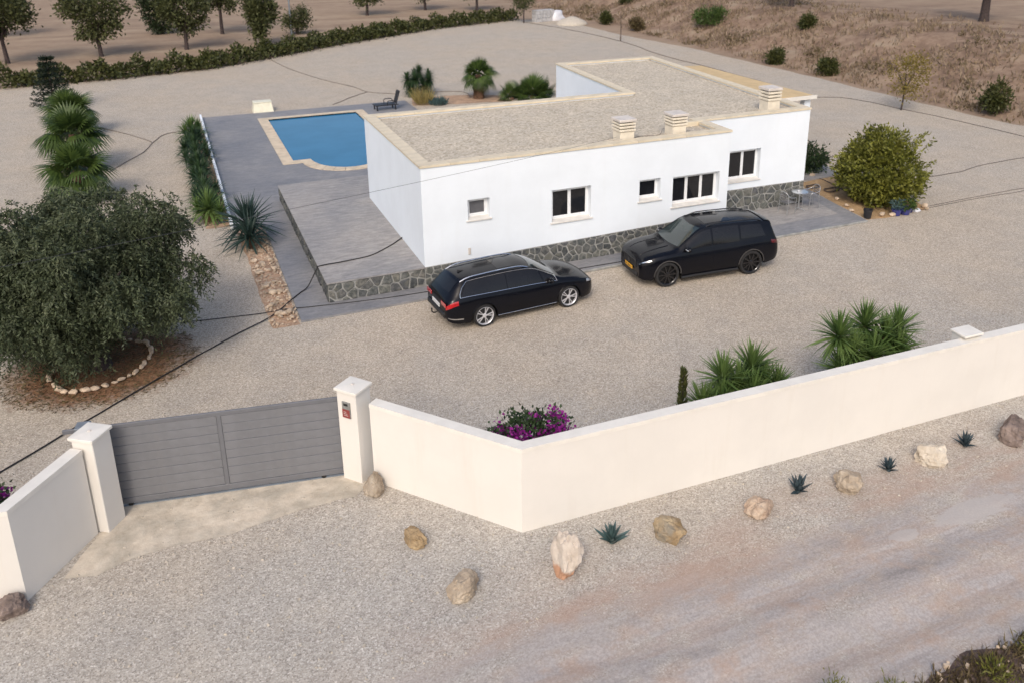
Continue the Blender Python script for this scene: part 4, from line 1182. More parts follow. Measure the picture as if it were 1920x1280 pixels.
# --- black SUV, nose to the left
B2 = CarBody(
    top=[(-2.57, .93), (-2.55, 1.05), (-2.49, 1.20), (-2.37, 1.50), (-2.29, 1.655), (-2.1, 1.705), (-1.4, 1.765), (-.5, 1.785), (.05, 1.76), (.28, 1.70), (.6, 1.51), (.9, 1.325), (1.1, 1.205), (1.22, 1.165), (1.6, 1.125), (2.0, 1.055), (2.2, .985), (2.3, .90), (2.36, .80)],
    belt=[(-2.57, .89), (-2.52, 1.02), (-2.4, 1.12), (-2.1, 1.145), (-1, 1.125), (0, 1.10), (.9, 1.08), (1.3, 1.06), (1.8, 1.01), (2.1, .94), (2.28, .86), (2.36, .76)],
    half=[(-2.57, .76), (-2.52, .86), (-2.35, .935), (-2.0, .96), (-1.5, .975), (0, .955), (1.5, .975), (1.9, .955), (2.12, .90), (2.27, .80), (2.36, .68)],
    edge_w=[(-2.57, .66), (-2.4, .64), (-2.2, .615), (-1.4, .635), (0, .645), (.3, .66), (.7, .72), (1.15, .80), (1.6, .79), (2.1, .72), (2.36, .52)],
    sill=[(-2.57, .50), (-2.48, .42), (-2.2, .34), (-1.8, .30), (1.8, .28), (2.2, .27), (2.36, .33)],
    axles=(1.4975, -1.4975), arch_r=.455, wheel_z=.408, nose=2.36, tail=-2.57)
car2_yaw = 3.066
_f = Vector((math.cos(car2_yaw), math.sin(car2_yaw))); _s = Vector((_f.y, -_f.x))
c2 = Vector((9.89, -3.24))+_f*1.4975+_s*0.92
car2 = thing('suv', 'large black SUV with yellow front number plate and black wheels, nose facing left', 'car', (c2.x, c2.y, 0), car2_yaw, 'cars parked in front of the house')
P2 = dict(track=.83, tyre_w=.275, rim='black_alloy', tyre='tyre', spokes=10, pair=False, arch_mat='tyre_dusty', lip=.020, ws=(1.14, .34), rw=(-2.47, -2.30), side=[(-2.02, -1.90, -1.12, -1.12, .455, .655), (-1.06, -1.06, -.12, -.12, .43, .668), (-.06, -.06, .92, .80, .43, .665)],
          doors=[(-1.04, -.10, .03, .385), (-.06, 1.0, .03, .385)], handle=None, mirror=(.80, 1.17), mirror_light=True, rail=(.05, -2.0, .6), rail_mat='black_trim', sill_mat='black_trim', sillr=.045, sillz=-.03, sunroof=(-.95, .0))
b2 = car_common(car2, B2, P2)
for sg in (1, -1):
    vs, fs = B2.patch(lambda u, v: 2.05+.29*u, lambda u, v: .315+.055*v+.01*u, 8, 4, sg, .006); hl = MB().add(vs, fs).build('headlight', 'black_alloy', car2, True, 60)
    vs, fs = B2.patch(lambda u, v: 2.03+.32*u, lambda u, v: .372+.012*v+.008*u, 10, 1, sg, .009); MB().add(vs, fs).build('daytime_lamp', 'chrome', hl, True, 60)
    vs, fs = B2.patch(lambda u, v: -2.56+.34*u, lambda u, v: .31+.055*v+.015*u, 8, 4, sg, .007); MB().add(vs, fs).build('tail_light', 'dark_red', car2, True, 60)
    # bonnet ridges
    tube_part('bonnet_ridge', 'car_black', b2, [B2.pt(x, .86+.03*(1.2-x))*1 for x in (1.25, 1.5, 1.8, 2.05, 2.2)] if sg > 0 else [Vector((p.x, -p.y, p.z)) for p in [B2.pt(x, .86+.03*(1.2-x)) for x in (1.25, 1.5, 1.8, 2.05, 2.2)]], .016, 6)
    MB().bbox((2.20, sg*.62-.13, .36), (2.33, sg*.62+.10, .52), .03).build('air_intake', 'black_trim', car2)
MB().bbox((2.33, -.44, .58), (2.385, .44, .84), .03).build('grille', 'black_trim', car2)
gs = MB()
for k in range(9): gs.box((2.384, -.40+k*.1-.008, .60), (2.392, -.40+k*.1+.008, .82))
gs.build('grille_bars', 'black_alloy', car2)
MB().lathe([(.075, 0), (.075, .008), (.06, .012)], 20, Matrix.Translation((2.388, 0, .71)) @ Matrix.Rotation(R(90), 4, 'Y')).build('badge', 'black_alloy', car2)
pl2 = MB().bbox((2.392, -.26, .47), (2.405, .26, .58), .003).build('number_plate', 'plate_yellow', car2)
ch = MB()
for i, w in enumerate((.045, .04, .012, .05, .05, .045, .012, .04)):
    y0 = -.215+i*.054; ch.box((2.4055, y0, .50 if w > .02 else .522), (2.4068, y0+w*.8, .553 if w > .02 else .532))
ch.build('plate_characters', 'black_trim', pl2)
MB().bbox((2.30, -.55, .30), (2.395, .55, .45), .03).build('lower_grille', 'black_trim', car2)
MB().add(*B2.across(-2.36, -2.08, .72, 5, 10, .022)).build('roof_spoiler', 'car_black', car2, True, 60)
MB().bbox((-2.60, -.26, .80), (-2.575, .26, .91), .004).build('number_plate', 'plate_yellow', car2)
MB().bbox((-2.60, -.75, .42), (-2.50, .75, .60), .03).build('rear_bumper', 'black_trim', car2)
# ------------------------------------------------------------------ plants
GA = math.pi*(3-5**0.5)
def sword_leaf(name, mat, L, W, droop, seg=5, fold=0.35, tipw=0.0, base=0.55):
    """strap leaf growing along +x, folded in a V, bending down by droop"""
    vs = []; fs = []
    for i in range(seg+1):
        t = i/seg; x = L*t; z = L*(0.0*t-droop*t*t*1.0)
        w = W*(base+(1-base)*min(1, t*3.0))*(1-max(0, t-0.25)/0.75)**0.8/2 if t < 1 else W*0.02
        vs += [(x, w, z+w*fold), (x, 0, z), (x, -w, z+w*fold)]
    for i in range(seg):
        a = i*3; b = a+3
        fs += [(a, b, b+1, a+1), (a+1, b+1, b+2, a+2)]
    return MB().add(vs, fs).mesh(name, mat, True, 70)
YL = [sword_leaf('yucca_leaf', 'yucca_leaf', .66, .066, d) for d in (.05, .16, .32)]
YD = [sword_leaf('yucca_leaf_dark', 'yucca_dark', .62, .080, d) for d in (.05, .16, .32)]
SL = [sword_leaf('sword_leaf', 'sword_leaf', 1.25, .105, d) for d in (.04, .10, .20)]
AL = [sword_leaf('agave_leaf', 'agave_leaf', .36, .105, d, 5, .6, base=.8) for d in (-.16, -.08, .02)]
AD = [sword_leaf('agave_leaf_dark', 'agave_dark', .32, .088, d, 5, .6, base=.8) for d in (-.16, -.08, .02)]
def rosette(parent, loc, n, meshes, scale, lo, hi, seed, axis=(0, 0, 1), spread=1.0, name='leaf', r0=.03):
    """single leaves of a rosette; lo/hi = elevation of outermost / innermost leaves in degrees"""
    rg = random.Random(seed); q = Vector((0, 0, 1)).rotation_difference(Vector(axis).normalized())
    for i in range(n):
        t = i/(n-1); el = lo+(hi-lo)*t**0.9+rg.uniform(-7, 7); az = i*GA+rg.uniform(-.2, .2)
        me = meshes[2 if t < 0.33 else (1 if t < 0.7 else 0)] if rg.random() > .2 else rg.choice(meshes)
        M = q.to_matrix().to_4x4() @ Matrix.Rotation(az, 4, 'Z') @ Matrix.Rotation(-R(el), 4, 'Y') @ Matrix.Rotation(rg.uniform(-.4, .4), 4, 'X')
        off = q @ Vector((math.cos(az)*r0*math.cos(R(el)), math.sin(az)*r0*math.cos(R(el)), (t-.5)*.10*scale))
        s = scale*rg.uniform(.82, 1.1)*(1-.18*t)
        link(name, me, parent, Vector(loc)+off, M.to_euler(), scale=s)
def rosette_mesh(specs, meshes, mat):
    """many rosettes joined (leaves too small to tell apart): specs = (loc, n, scale, lo, hi, seed)"""
    mb = MB()
    src = [([Vector(v.co) for v in m.vertices], [tuple(p.vertices) for p in m.polygons]) for m in meshes]
    for (loc, n, scale, lo, hi, seed) in specs:
        rg = random.Random(seed)
        for i in range(n):
            t = i/(n-1); el = lo+(hi-lo)*t**0.9+rg.uniform(-8, 8); az = i*GA+rg.uniform(-.3, .3)
            vs, fs = src[2 if t < .33 else (1 if t < .7 else 0)]
            M = Matrix.Translation(Vector(loc)+Vector((0, 0, (t-.5)*.12*scale))) @ Matrix.Rotation(az, 4, 'Z') @ Matrix.Rotation(-R(el), 4, 'Y') @ Matrix.Scale(scale*rg.uniform(.8, 1.12)*(1-.15*t), 4)
            mb.add([M @ v for v in vs], fs)
    return mb

# two yucca clumps behind the front wall: trunks, each with a head of single leaves
def yucca_clump(name, label, base, heads, seed):
    root = thing(name, label, 'plant', (base[0], base[1], 0), 0, 'yucca clumps behind the front wall')
    for i, (x, y, z, s) in enumerate(heads):
        lx, ly = x-base[0], y-base[1]
        b0 = Vector((lx*.35, ly*.35, -.05)); top = Vector((lx, ly, z))
        tr = MB().tube(spline([b0, b0.lerp(top, .5)+Vector((lx*.12, ly*.12, -.03)), top], 4), [.085, .08, .075, .07, .065, .06, .055, .05, .05], 8).build('trunk', 'palm_bark', root, True)
        rosette(root, (lx, ly, z), 37, YL, s*1.12, -30, 88, seed*20+i)
    fill = [((x-base[0], y-base[1], z-.03), 110, s*1.06, -48, 88, seed*50+i) for i, (x, y, z, s) in enumerate(heads)]
    io = rosette_mesh(fill, YL, None).build('inner_leaves', 'yucca_leaf', root, True, 70); io['kind'] = 'stuff'
yucca_clump('yucca_plant', 'smaller yucca clump behind the front wall, right of the thin sapling', (4.1, -10.75),
            [(3.62, -10.62, 1.52, 1.0), (4.50, -10.45, 1.48, 1.08), (3.42, -10.9, 1.18, .92), (4.22, -10.95, 1.12, 1.05), (5.00, -10.75, 1.05, .9), (3.05, -10.75, 1.05, .95), (3.98, -10.7, 1.30, 1.0), (4.72, -10.65, 1.15, 1.0)], 1)
yucca_clump('yucca_plant', 'bigger yucca clump behind the front wall, left of the wall pier', (7.7, -10.7),
            [(6.90, -10.5, 1.80, 1.08), (7.72, -10.45, 1.86, 1.08), (8.72, -10.5, 1.55, 1.1), (7.60, -10.9, 1.32, 1.12), (6.75, -10.85, 1.12, 1.0), (8.45, -10.85, 1.25, 1.0), (8.22, -10.6, 1.52, 1.05), (7.15, -10.75, 1.42, 1.05)], 2)

# large sword-leaved plant beside the deck
sp = thing('sword_plant', 'large dark blue-green sword-leaved plant between deck and gravel', 'plant', (-4.65, 5.6, 0))
MB().tube([(0, 0, -.05), (0.02, .25, .35), (.03, .5, .6)], [.13, .12, .1], 9).build('trunk', 'palm_bark', sp, True)
rosette(sp, (.03, .75, .75), 120, SL, 1.05, -40, 86, 5, r0=.09)
rosette(sp, (.0, -.05, .50), 70, SL, .95, -30, 80, 6, r0=.07)

# row of low yuccas along the white edging wall
row = [(9.2, 1.05), (10.3, 1.0), (11.6, .95), (13.0, .95), (14.5, .95), (16.0, .95), (17.6, 1.0), (19.2, 1.0), (21.0, 1.05), (23.0, 1.15)]
order = ['nearest yucca in the row along the white edging wall', 'second nearest yucca in the row along the white edging wall', 'third nearest yucca in the row along the white edging wall',
         'fourth nearest yucca in the row along the white edging wall', 'fifth nearest yucca in the row along the white edging wall', 'fifth farthest yucca in the row along the white edging wall',
         'fourth farthest yucca in the row along the white edging wall', 'third farthest yucca in the row along the white edging wall', 'second farthest yucca in the row along the white edging wall', 'farthest yucca in the row along the white edging wall']
for i, (y, s) in enumerate(row):
    x = -5.72+rnd.uniform(-.06, .06)
    o = thing('yucca_shrub', order[i], 'plant', (x, y, 0), rnd.uniform(0, 6), 'row of yuccas beside the pool deck')
    rosette_mesh([((0, 0, .52), 100, (1.45 if i == 0 else 1.2)*s, -30, 86, 40+i), ((.0, .45, .42), 60, 1.05*s, -20, 80, 70+i), ((-.0, -.5, .40), 55, 1.0*s, -20, 80, 90+i)], YD if i else YL, None).build('leaves', 'yucca_leaf' if i in (0, 9) else 'yucca_dark', o, True, 70)
    MB().tube([(0, 0, -.05), (0, 0, .42)], [.09, .07], 8).build('stem', 'palm_bark', o, True)

# agaves on the verge outside the wall
ag = [(-0.12, -12.62, 1.0, AL, 'pale blue-green agave right of the tall white boulder'), (4.02, -12.84, 1.12, AD, 'largest dark agave, between the pale and the ochre boulder'),
      (6.22, -13.05, .82, AD, 'smallest dark agave, between ochre and whitish boulder'), (8.42, -13.05, .95, AD, 'dark agave left of the brown boulder, far right')]
for i, (x, y, s, ms, lab) in enumerate(ag):
    o = thing('agave', lab, 'plant', (x, y, 0), i*1.3, 'agaves along the outer wall')
    MB().lathe([(.03, -.02), (.05, .02), (.03, .07)], 8).build('core', 'agave_leaf' if ms is AL else 'agave_dark', o, True)
    rosette(o, (0, 0, .05), 28, ms, s*1.05, 30, 86, 30+i, r0=.03)

# fan palms
def frond_mesh(name, mat, pet, rad, droop, nseg=22, spread=R(125)):
    """petiole along +x rising, then a pleated fan with drooping tips"""
    mb = MB()
    n = 5
    for i in range(n):
        a = i/n; b = (i+1)/n; z = lambda t: pet*(-.10*t*t)
        wa, wb = .022*(1-.4*a), .022*(1-.4*b)
        mb.add([(pet*a, wa, z(a)), (pet*b, wb, z(b)), (pet*b, -wb, z(b)), (pet*a, -wa, z(a))], [(0, 1, 2, 3)])
    c = Vector((pet, 0, -.10*pet))
    for k in range(nseg):
        ang = -spread+2*spread*(k+.5)/nseg; L = rad*(1-.28*(abs(ang)/spread)**2); hw = rad*spread/nseg*.62
        d = Vector((math.cos(ang), math.sin(ang), 0)); p = Vector((-d.y, d.x, 0)); lift = .04*(1 if k % 2 else -1)
        pts = []
        for t, w in ((.06, .22), (.4, .95), (.72, .72), (1.0, .06)):
            z = -droop*L*max(0, t-.25)**2*1.6+lift*t*(1-t)-.12*abs(math.sin(ang))*t*L*.5
            m = c+d*L*t; m.z += z
            pts.append((m+p*hw*w, m-p*hw*w))
        vs = [q for a in pts for q in a]
        mb.add(vs, [(0, 2, 3, 1), (2, 4, 5, 3), (4, 6, 7, 5)])
    return mb.mesh(name, mat)
FR = [frond_mesh('fan_frond', 'palm_leaf', .70, .88, d) for d in (.12, .45, .95)]
FD = [frond_mesh('dead_fan_frond', 'dead_frond', .7, .75, 1.5)]
def palm(label, x, y, trunk_h, s, n, seed, lo=-35, group='fan palms', dead=5, r=.2):
    rg = random.Random(seed)
    o = thing('fan_palm', label, 'palm', (x, y, 0), rg.uniform(0, 6), group)
    prof = [(r*1.25, -.05), (r*1.35, .08), (r*1.1, trunk_h*.4+.05), (r*.85, trunk_h*.8+.08), (r*.6, trunk_h+.15)]
    tr = MB().lathe(prof, 12).build('trunk', 'palm_bark', o, True)
    for i in range(n+dead):
        isd = i < dead; t = max(0, (i-dead))/max(1, n-1)
        el = (-62+rg.uniform(-8, 8)) if isd else lo+(84-lo)*t**.85+rg.uniform(-6, 6)
        az = i*GA+rg.uniform(-.25, .25)
        M = Matrix.Rotation(az, 4, 'Z') @ Matrix.Rotation(-R(el), 4, 'Y') @ Matrix.Rotation(rg.uniform(-.3, .3), 4, 'X')
        me = FD[0] if isd else FR[2 if t < .4 else (1 if t < .75 else 0)]
        link('frond', me, o, (math.cos(az)*.05, math.sin(az)*.05, trunk_h+.05+.12*t), M.to_euler(), scale=s*rg.uniform(.85, 1.1)*(1-.12*t))
palm('nearest fan palm in the left row, just behind the pepper tree', -10.35, 14.2, 1.05, 1.0, 30, 1, lo=-25, dead=9)
palm('middle fan palm in the left row, tallest and brightest green', -10.75, 19.0, 1.55, 1.0, 30, 2, lo=-20, dead=9)
palm('farthest fan palm in the left row, next to the dark conifer', -11.35, 26.4, 1.1, .98, 26, 3, lo=-20, dead=7)
palm('small fan palm with thick brown trunk behind the flat roof', 11.3, 26.9, 1.35, .80, 30, 4, lo=-22, dead=4, r=.27)
# stemless palm clump
o = thing('palm_clump', 'stemless spreading palm clump behind the flat roof, right of the small palm', 'palm', (14.0, 25.6, 0), 0)
rg = random.Random(9)
for j, (dx, dy, k, s) in enumerate(((0.4, 0, 17, 1.0), (-.9, .1, 10, .8), (1.2, .2, 8, .8))):
    for i in range(k):
        t = i/(k-1); el = 8+72*t; az = i*GA+j
        M = Matrix.Rotation(az, 4, 'Z') @ Matrix.Rotation(-R(el), 4, 'Y') @ Matrix.Rotation(rg.uniform(-.3, .3), 4, 'X')
        link('frond', FR[0 if t > .4 else 1], o, (dx, dy, .05), M.to_euler(), scale=s*rg.uniform(.9, 1.1))
    MB().lathe([(.12, -.04), (.16, .05), (.08, .14)], 8).build('stem', 'palm_bark', o, loc=(dx, dy, 0))
# round yucca by the pool garden
o = thing('yucca_shrub', 'round dense yucca behind the lounger by the pool', 'plant', (8.2, 29.4, 0))
rosette_mesh([((math.cos(a)*.75*q, math.sin(a)*.75*q, h), 130, 1.05, -60, 88, 200+i) for i, (a, q, h) in enumerate(((0, 0, 1.45), (.4, 1, 1.05), (1.7, 1, 1.1), (2.9, 1, 1.0), (4.1, 1, 1.1), (5.3, 1, .95), (1, .9, .55), (3.6, 1, .5), (5, 1, .5), (2.2, 1, .5)))], YD, None).build('leaves', 'yucca_dark', o, True, 70)
for a in (.4, 1.7, 2.9, 4.1, 5.3): MB().tube([(0, 0, -.05), (math.cos(a)*.7, math.sin(a)*.7, .95)], [.10, .06], 7).build('trunk', 'palm_bark', o)
def tuft(name, label, loc, n, h, sp, mat, seed, cat='plant', w=.02):
    rg = np.random.default_rng(seed); a = rg.uniform(0, 2*np.pi, n); r = sp*np.sqrt(rg.uniform(0, 1, n))*.35
    P = np.stack([np.cos(a)*r, np.sin(a)*r, np.zeros(n)], 1); D = np.stack([np.cos(a)*.6*r/(sp*.35), np.sin(a)*.6*r/(sp*.35), np.full(n, 1.0)], 1)+rg.normal(0, .12, (n, 3))
    v, f = leaf_quads(P, D, h*rg.uniform(.6, 1.1, n), w, rg)
    return link(name, np_mesh(name, v, f, mat), None, loc, label=label, cat=cat)
tuft('ornamental_grass', 'straw-yellow grass tuft beside the black lounger', (7.55, 26.5, 0), 260, 1.15, 1.1, 'straw', 3, w=.035)
tuft('low_shrub', 'low grey-green shrub beside the straw-yellow grass tuft', (8.4, 26.1, 0), 260, .55, 1.3, 'agave_leaf', 4, w=.06)

# pepper tree: trunk with limbs, a crown of drooping fine-leaved twigs
tree = thing('pepper_tree', 'big dark weeping pepper tree inside the ring of stones', 'tree', (-9.06, -1.45, 0))
rg = random.Random(4); nrg = np.random.default_rng(21)
tm = MB(); tm.tube(spline([(0, 0, -.1), (.02, .02, .5), (-.05, .05, 1.0), (.0, .1, 1.5)], 4), [.34, .28, .24, .22, .21, .20, .195, .19, .185, .18, .17, .16, .15], 10)
for i in range(7):
    a = i*2.4+.5; d = Vector((math.cos(a), math.sin(a), 0)); L = rg.uniform(1.1, 1.9)
    tm.tube(spline([(0, .05, .55+.1*i), d*L*.35+Vector((0, 0, 1.3+.12*i)), d*L*.8+Vector((0, 0, 2.1+.2*i)), d*L*1.15+Vector((0, 0, 2.6+.22*i))], 4), [.12, .11, .10, .09, .08, .075, .07, .06, .055, .05, .04, .03, .02], 7)
tm.build('trunk', 'bark_dark', tree, True, 60)
# clump centres: uneven shell of an ellipsoid with lobes
def crown_clumps(n, c, rad, rng, shell=.55, lobes=9, lobe_r=.38):
    L = unit(rng.normal(size=(lobes, 3)))*.62; out = []
    while len(out) < n:
        p = rng.uniform(-1, 1, 3); r = np.linalg.norm(p)
        if r > 1: continue
        near = np.min(np.linalg.norm(L-p, axis=1))
        if r > .62 and near > lobe_r+rng.uniform(0, .16): continue
        if rng.uniform() > (shell*.3+r**1.5): continue
        out.append(p)
    return np.array(out)*rad+c
def drooping_foliage(clumps, rng, strands, leaflets, slen, leaf_l, leaf_w, outward=.8):
    cen = clumps.mean(0); parts = []
    n = len(clumps)*strands
    C0 = np.repeat(clumps, strands, 0)+rng.normal(0, .10, (n, 3))
    out = unit((C0-cen)*np.array([1, 1, .55])); D = unit(out*outward+rng.normal(0, .55, (n, 3))+np.array([0, 0, .25]))
    Ls = slen*rng.uniform(.55, 1.2, n)
    t = np.linspace(.08, 1, leaflets)
    P = C0[:, None]+D[:, None]*(Ls[:, None, None]*t[None, :, None]*.75)
    P[..., 2] -= (Ls[:, None]*t[None]**2.1*.75)
    tan = D[:, None]*.75+np.array([0, 0, -1.0])*(t[None, :, None]**1.1*2.0)
    tan = np.broadcast_to(tan, P.shape).reshape(-1, 3); P = P.reshape(-1, 3)
    side = unit(np.cross(tan, rng.normal(size=tan.shape)))
    LD = unit(unit(tan)*.75+side*.8)
    return leaf_quads(P, LD, leaf_l*rng.uniform(.7, 1.25, len(P)), leaf_w, rng)
cen = np.array([-.25, .40, 2.56]); rad = np.array([2.48, 2.42, 1.66]); parts = []; tparts = []
pc = []
while len(pc) < 72:                       # overlapping rounded sub-crowns, unevenly placed
    p = unit(nrg.normal(size=3)); p = p*nrg.uniform(.60, 1.13) if len(pc) > 12 else p*nrg.uniform(.15, .5)
    if p[2] < -.92: continue
    q_ = cen+p*rad
    if len(pc) > 12 and min(np.linalg.norm(q_-o_) for o_ in pc[13:] or [q_+9]) < .52: continue
    pc.append(q_)
for k_, q_ in enumerate(pc):
    pr_ = nrg.uniform(.42, .72); m_ = int(34*(pr_/.55)**2)
    d_ = unit(nrg.normal(size=(m_, 3))); d_[:, 2] = np.abs(d_[:, 2])*np.where(nrg.uniform(0, 1, m_) < .68, 1, -1)
    cl = q_+d_*pr_*nrg.uniform(.55, 1.0, (m_, 1))*np.array([1, 1, .8])
    parts.append(drooping_foliage(cl, nrg, 6, 11, .34, .105, .036))
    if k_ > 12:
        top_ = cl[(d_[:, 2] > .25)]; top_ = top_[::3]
        if len(top_): tparts.append(drooping_foliage(top_+np.array([0, 0, .06]), nrg, 3, 9, .32, .095, .03))  # upward-facing tufts get the paler leaf, painting in light on the sub-crown tops
v, f = merge(parts); v[:, 2] = np.maximum(v[:, 2], .50)
link('crown', np_mesh('pepper_crown', v, f, 'pepper_leaf'), tree)
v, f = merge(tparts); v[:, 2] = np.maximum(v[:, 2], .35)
link('lit_tips', np_mesh('pepper_lit_tips', v, f, 'pepper_leaf_lit'), tree)
# low skirts of foliage near the ground on the left
cl = np.array([[-1.15, -.1, 1.1], [-1.3, .0, .85], [-1.0, -.2, .9], [-2.1, .3, 1.2], [-.95, -.2, .65]])
cl = np.repeat(cl, 6, 0)+nrg.normal(0, .16, (30, 3))
v, f = drooping_foliage(cl, nrg, 8, 12, .5, .13, .036); v[:, 2] = np.maximum(v[:, 2], .08)
link('low_foliage', np_mesh('pepper_skirt', v, f, 'pepper_leaf'), tree)

def leafy(name, mat, c, rad, n_clump, per, leaf, width, seed, shell=.5, lobes=9, lobe_r=.42, cl_r=.2, up=.3, keep=None):
    r_ = np.random.default_rng(seed); cl = crown_clumps(n_clump, np.array(c, float), np.array(rad, float), r_, shell, lobes, lobe_r)
    n = n_clump*per; P = np.repeat(cl, per, 0)+r_.normal(0, cl_r, (n, 3)); P[:, 2] = np.maximum(P[:, 2], .03)
    if keep is not None: P = P[keep(P)]; n = len(P)
    D = unit(P-np.array(c))*.7+r_.normal(0, .6, (n, 3))+np.array([0, 0, up])
    v, f = leaf_quads(P, D, leaf*r_.uniform(.7, 1.3, n), width, r_, .15); v[:, 2] = np.maximum(v[:, 2], .01)
    return np_mesh(name, v, f, mat)
# variegated bush on the tan bed
o = thing('round_bush', 'big yellow-green bush on the tan bed right of the house', 'bush', (19.35, 0.75, 0))
link('foliage', leafy('bush_foliage', 'bush_leaf', (0, 0, 1.30), (2.0, 1.75, 1.35), 400, 40, .15, .075, 5, .6, 20, .36, .13), o)
link('foliage', leafy('bush_crest', 'bush_leaf', (-.1, .1, 2.15), (1.25, 1.0, .80), 90, 34, .15, .075, 6, .6, 10, .42, .13), o)
sh_ = []; br = np.random.default_rng(77)
for i in range(26):
    dd = unit(br.normal(size=3)*np.array([1, 1, .6])+np.array([0, 0, .5])); b0 = np.array([0, 0, 1.3])+dd*np.array([1.8, 1.6, 1.25])
    if b0[2] < .4: continue
    t = np.linspace(0, 1, 26)[:, None]; P = b0+(dd*.7+np.array([0, 0, .35]))*t*br.uniform(.35, .7)+br.normal(0, .05, (26, 3))
    sh_.append(leaf_quads(P, br.normal(0, .6, (26, 3))+dd, .14, .07, br, .15))
v, f = merge(sh_); link('shoots', np_mesh('bush_shoots', v, f, 'bush_leaf'), o, kind='stuff')
st = MB()
for i in range(7): a = i*.9; st.tube([(0, 0, -.05), (math.cos(a)*.5, math.sin(a)*.5, .8), (math.cos(a)*1.0, math.sin(a)*.9, 1.7)], [.06, .045, .02], 6)
st.build('stems', 'bark', o)
o = thing('dark_shrub', 'dark green shrub at the right rear corner of the house', 'bush', (19.25, 5.3, 0))
link('foliage', leafy('shrub_foliage', 'dark_bush_leaf', (0, 0, .75), (.85, .8, .75), 110, 30, .15, .06, 7, .6, 8, .6, .13), o)
MB().tube([(0, 0, -.05), (0, 0, .9)], [.07, .03], 6).build('stem', 'bark', o)
# conifer by the palm row
o = thing('conifer', 'small dark tiered conifer at the far end of the palm row', 'tree', (-12.75, 33.6, 0))
MB().tube([(0, 0, -.05), (0, 0, 3.3)], [.09, .015], 7).build('trunk', 'bark_dark', o)
cr = np.random.default_rng(8); parts = []
for k in range(9):
    z = .45+k*.33; L = 1.25*(1-k/10.5)
    for b in range(9):
        a = b*2*math.pi/9+k*.4; n = 46; t = cr.uniform(.08, 1, n)
        P = np.stack([np.cos(a)*L*t, np.sin(a)*L*t, z-.18*L*t+.22*L*t**2], 1)+cr.normal(0, .035, (n, 3))
        D = np.stack([np.full(n, np.cos(a)), np.full(n, np.sin(a)), np.full(n, .25)], 1)+cr.normal(0, .55, (n, 3))
        parts.append(leaf_quads(P, D, .20, .06, cr))
v, f = merge(parts); link('needles', np_mesh('conifer_needles', v, f, 'conifer_leaf'), o)
# slim sapling and bougainvillea behind the front wall
o = thing('cypress_sapling', 'thin upright dark sapling behind the front wall left of the yuccas', 'tree', (2.55, -10.7, 0))
MB().tube([(0, 0, -.05), (.0, 0, 1.9)], [.03, .01], 6).build('stem', 'bark_dark', o)
cr = np.random.default_rng(5); n = 900; t = cr.uniform(0, 1, n); a = cr.uniform(0, 6.28, n); rr = .11*(1-t*.75)
P = np.stack([np.cos(a)*rr, np.sin(a)*rr, .15+1.85*t], 1); D = np.stack([np.cos(a)*.35, np.sin(a)*.35, np.ones(n)], 1)+cr.normal(0, .2, (n, 3))
v, f = leaf_quads(P, D, .13, .035, cr); link('foliage', np_mesh('sapling_foliage', v, f, 'hedge_leaf'), o)
def wall_side(loc, a, b):
    a = np.array(a); d = np.array(b)-a; d = d/np.linalg.norm(d); nn = np.array([-d[1], d[0]])
    return lambda P: ((P[:, :2]+np.array(loc[:2])-a) @ nn > WT+.12)
def bougainvillea(label, loc, c, rad, seed, sc=1.0, keep=None):
    o = thing('bougainvillea', label, 'bush', loc, 0, 'bougainvilleas behind the walls')
    link('leaves', leafy('boug_leaves', 'dark_bush_leaf', c, rad, int(90*sc), 26, .09, .06, seed, .6, 10, .5, .10, keep=keep), o)
    link('blossom', leafy('boug_bracts', 'magenta_bract', (c[0], c[1], c[2]+.10), (rad[0]*1.02, rad[1]*1.02, rad[2]), int(44*sc), 30, .075, .07, seed+1, .9, 12, .30, .075, keep=keep), o)
    s = MB()
    for i in range(5): a = i*1.25; s.tube([(0, 0, -.05), (math.cos(a)*.3, math.sin(a)*.3, c[2]*.6), (math.cos(a)*rad[0]*.7, math.sin(a)*rad[1]*.7, c[2]*.95)], [.03, .02, .01], 5)
    s.build('stems', 'bark', o)
bougainvillea('magenta bougainvillea peeping over the corner of the boundary wall', (-1.08, -10.85, 0), (0, 0, 1.32), (1.0, .55, .55), 31, 1.2, keep=lambda P: wall_side((-1.08, -10.85), pR[0], pR[1])(P) & wall_side((-1.08, -10.85), pR[1], pR[2])(P))
bougainvillea('magenta bougainvillea behind the short wall at the left edge', (-10.55, -9.0, 0), (0, 0, 1.35), (.6, .5, .45), 35, .7, keep=lambda P: wall_side((-10.55, -9.0), pL[0], pL[1])(P) & wall_side((-10.55, -9.0), pL[1], pL[2])(P))
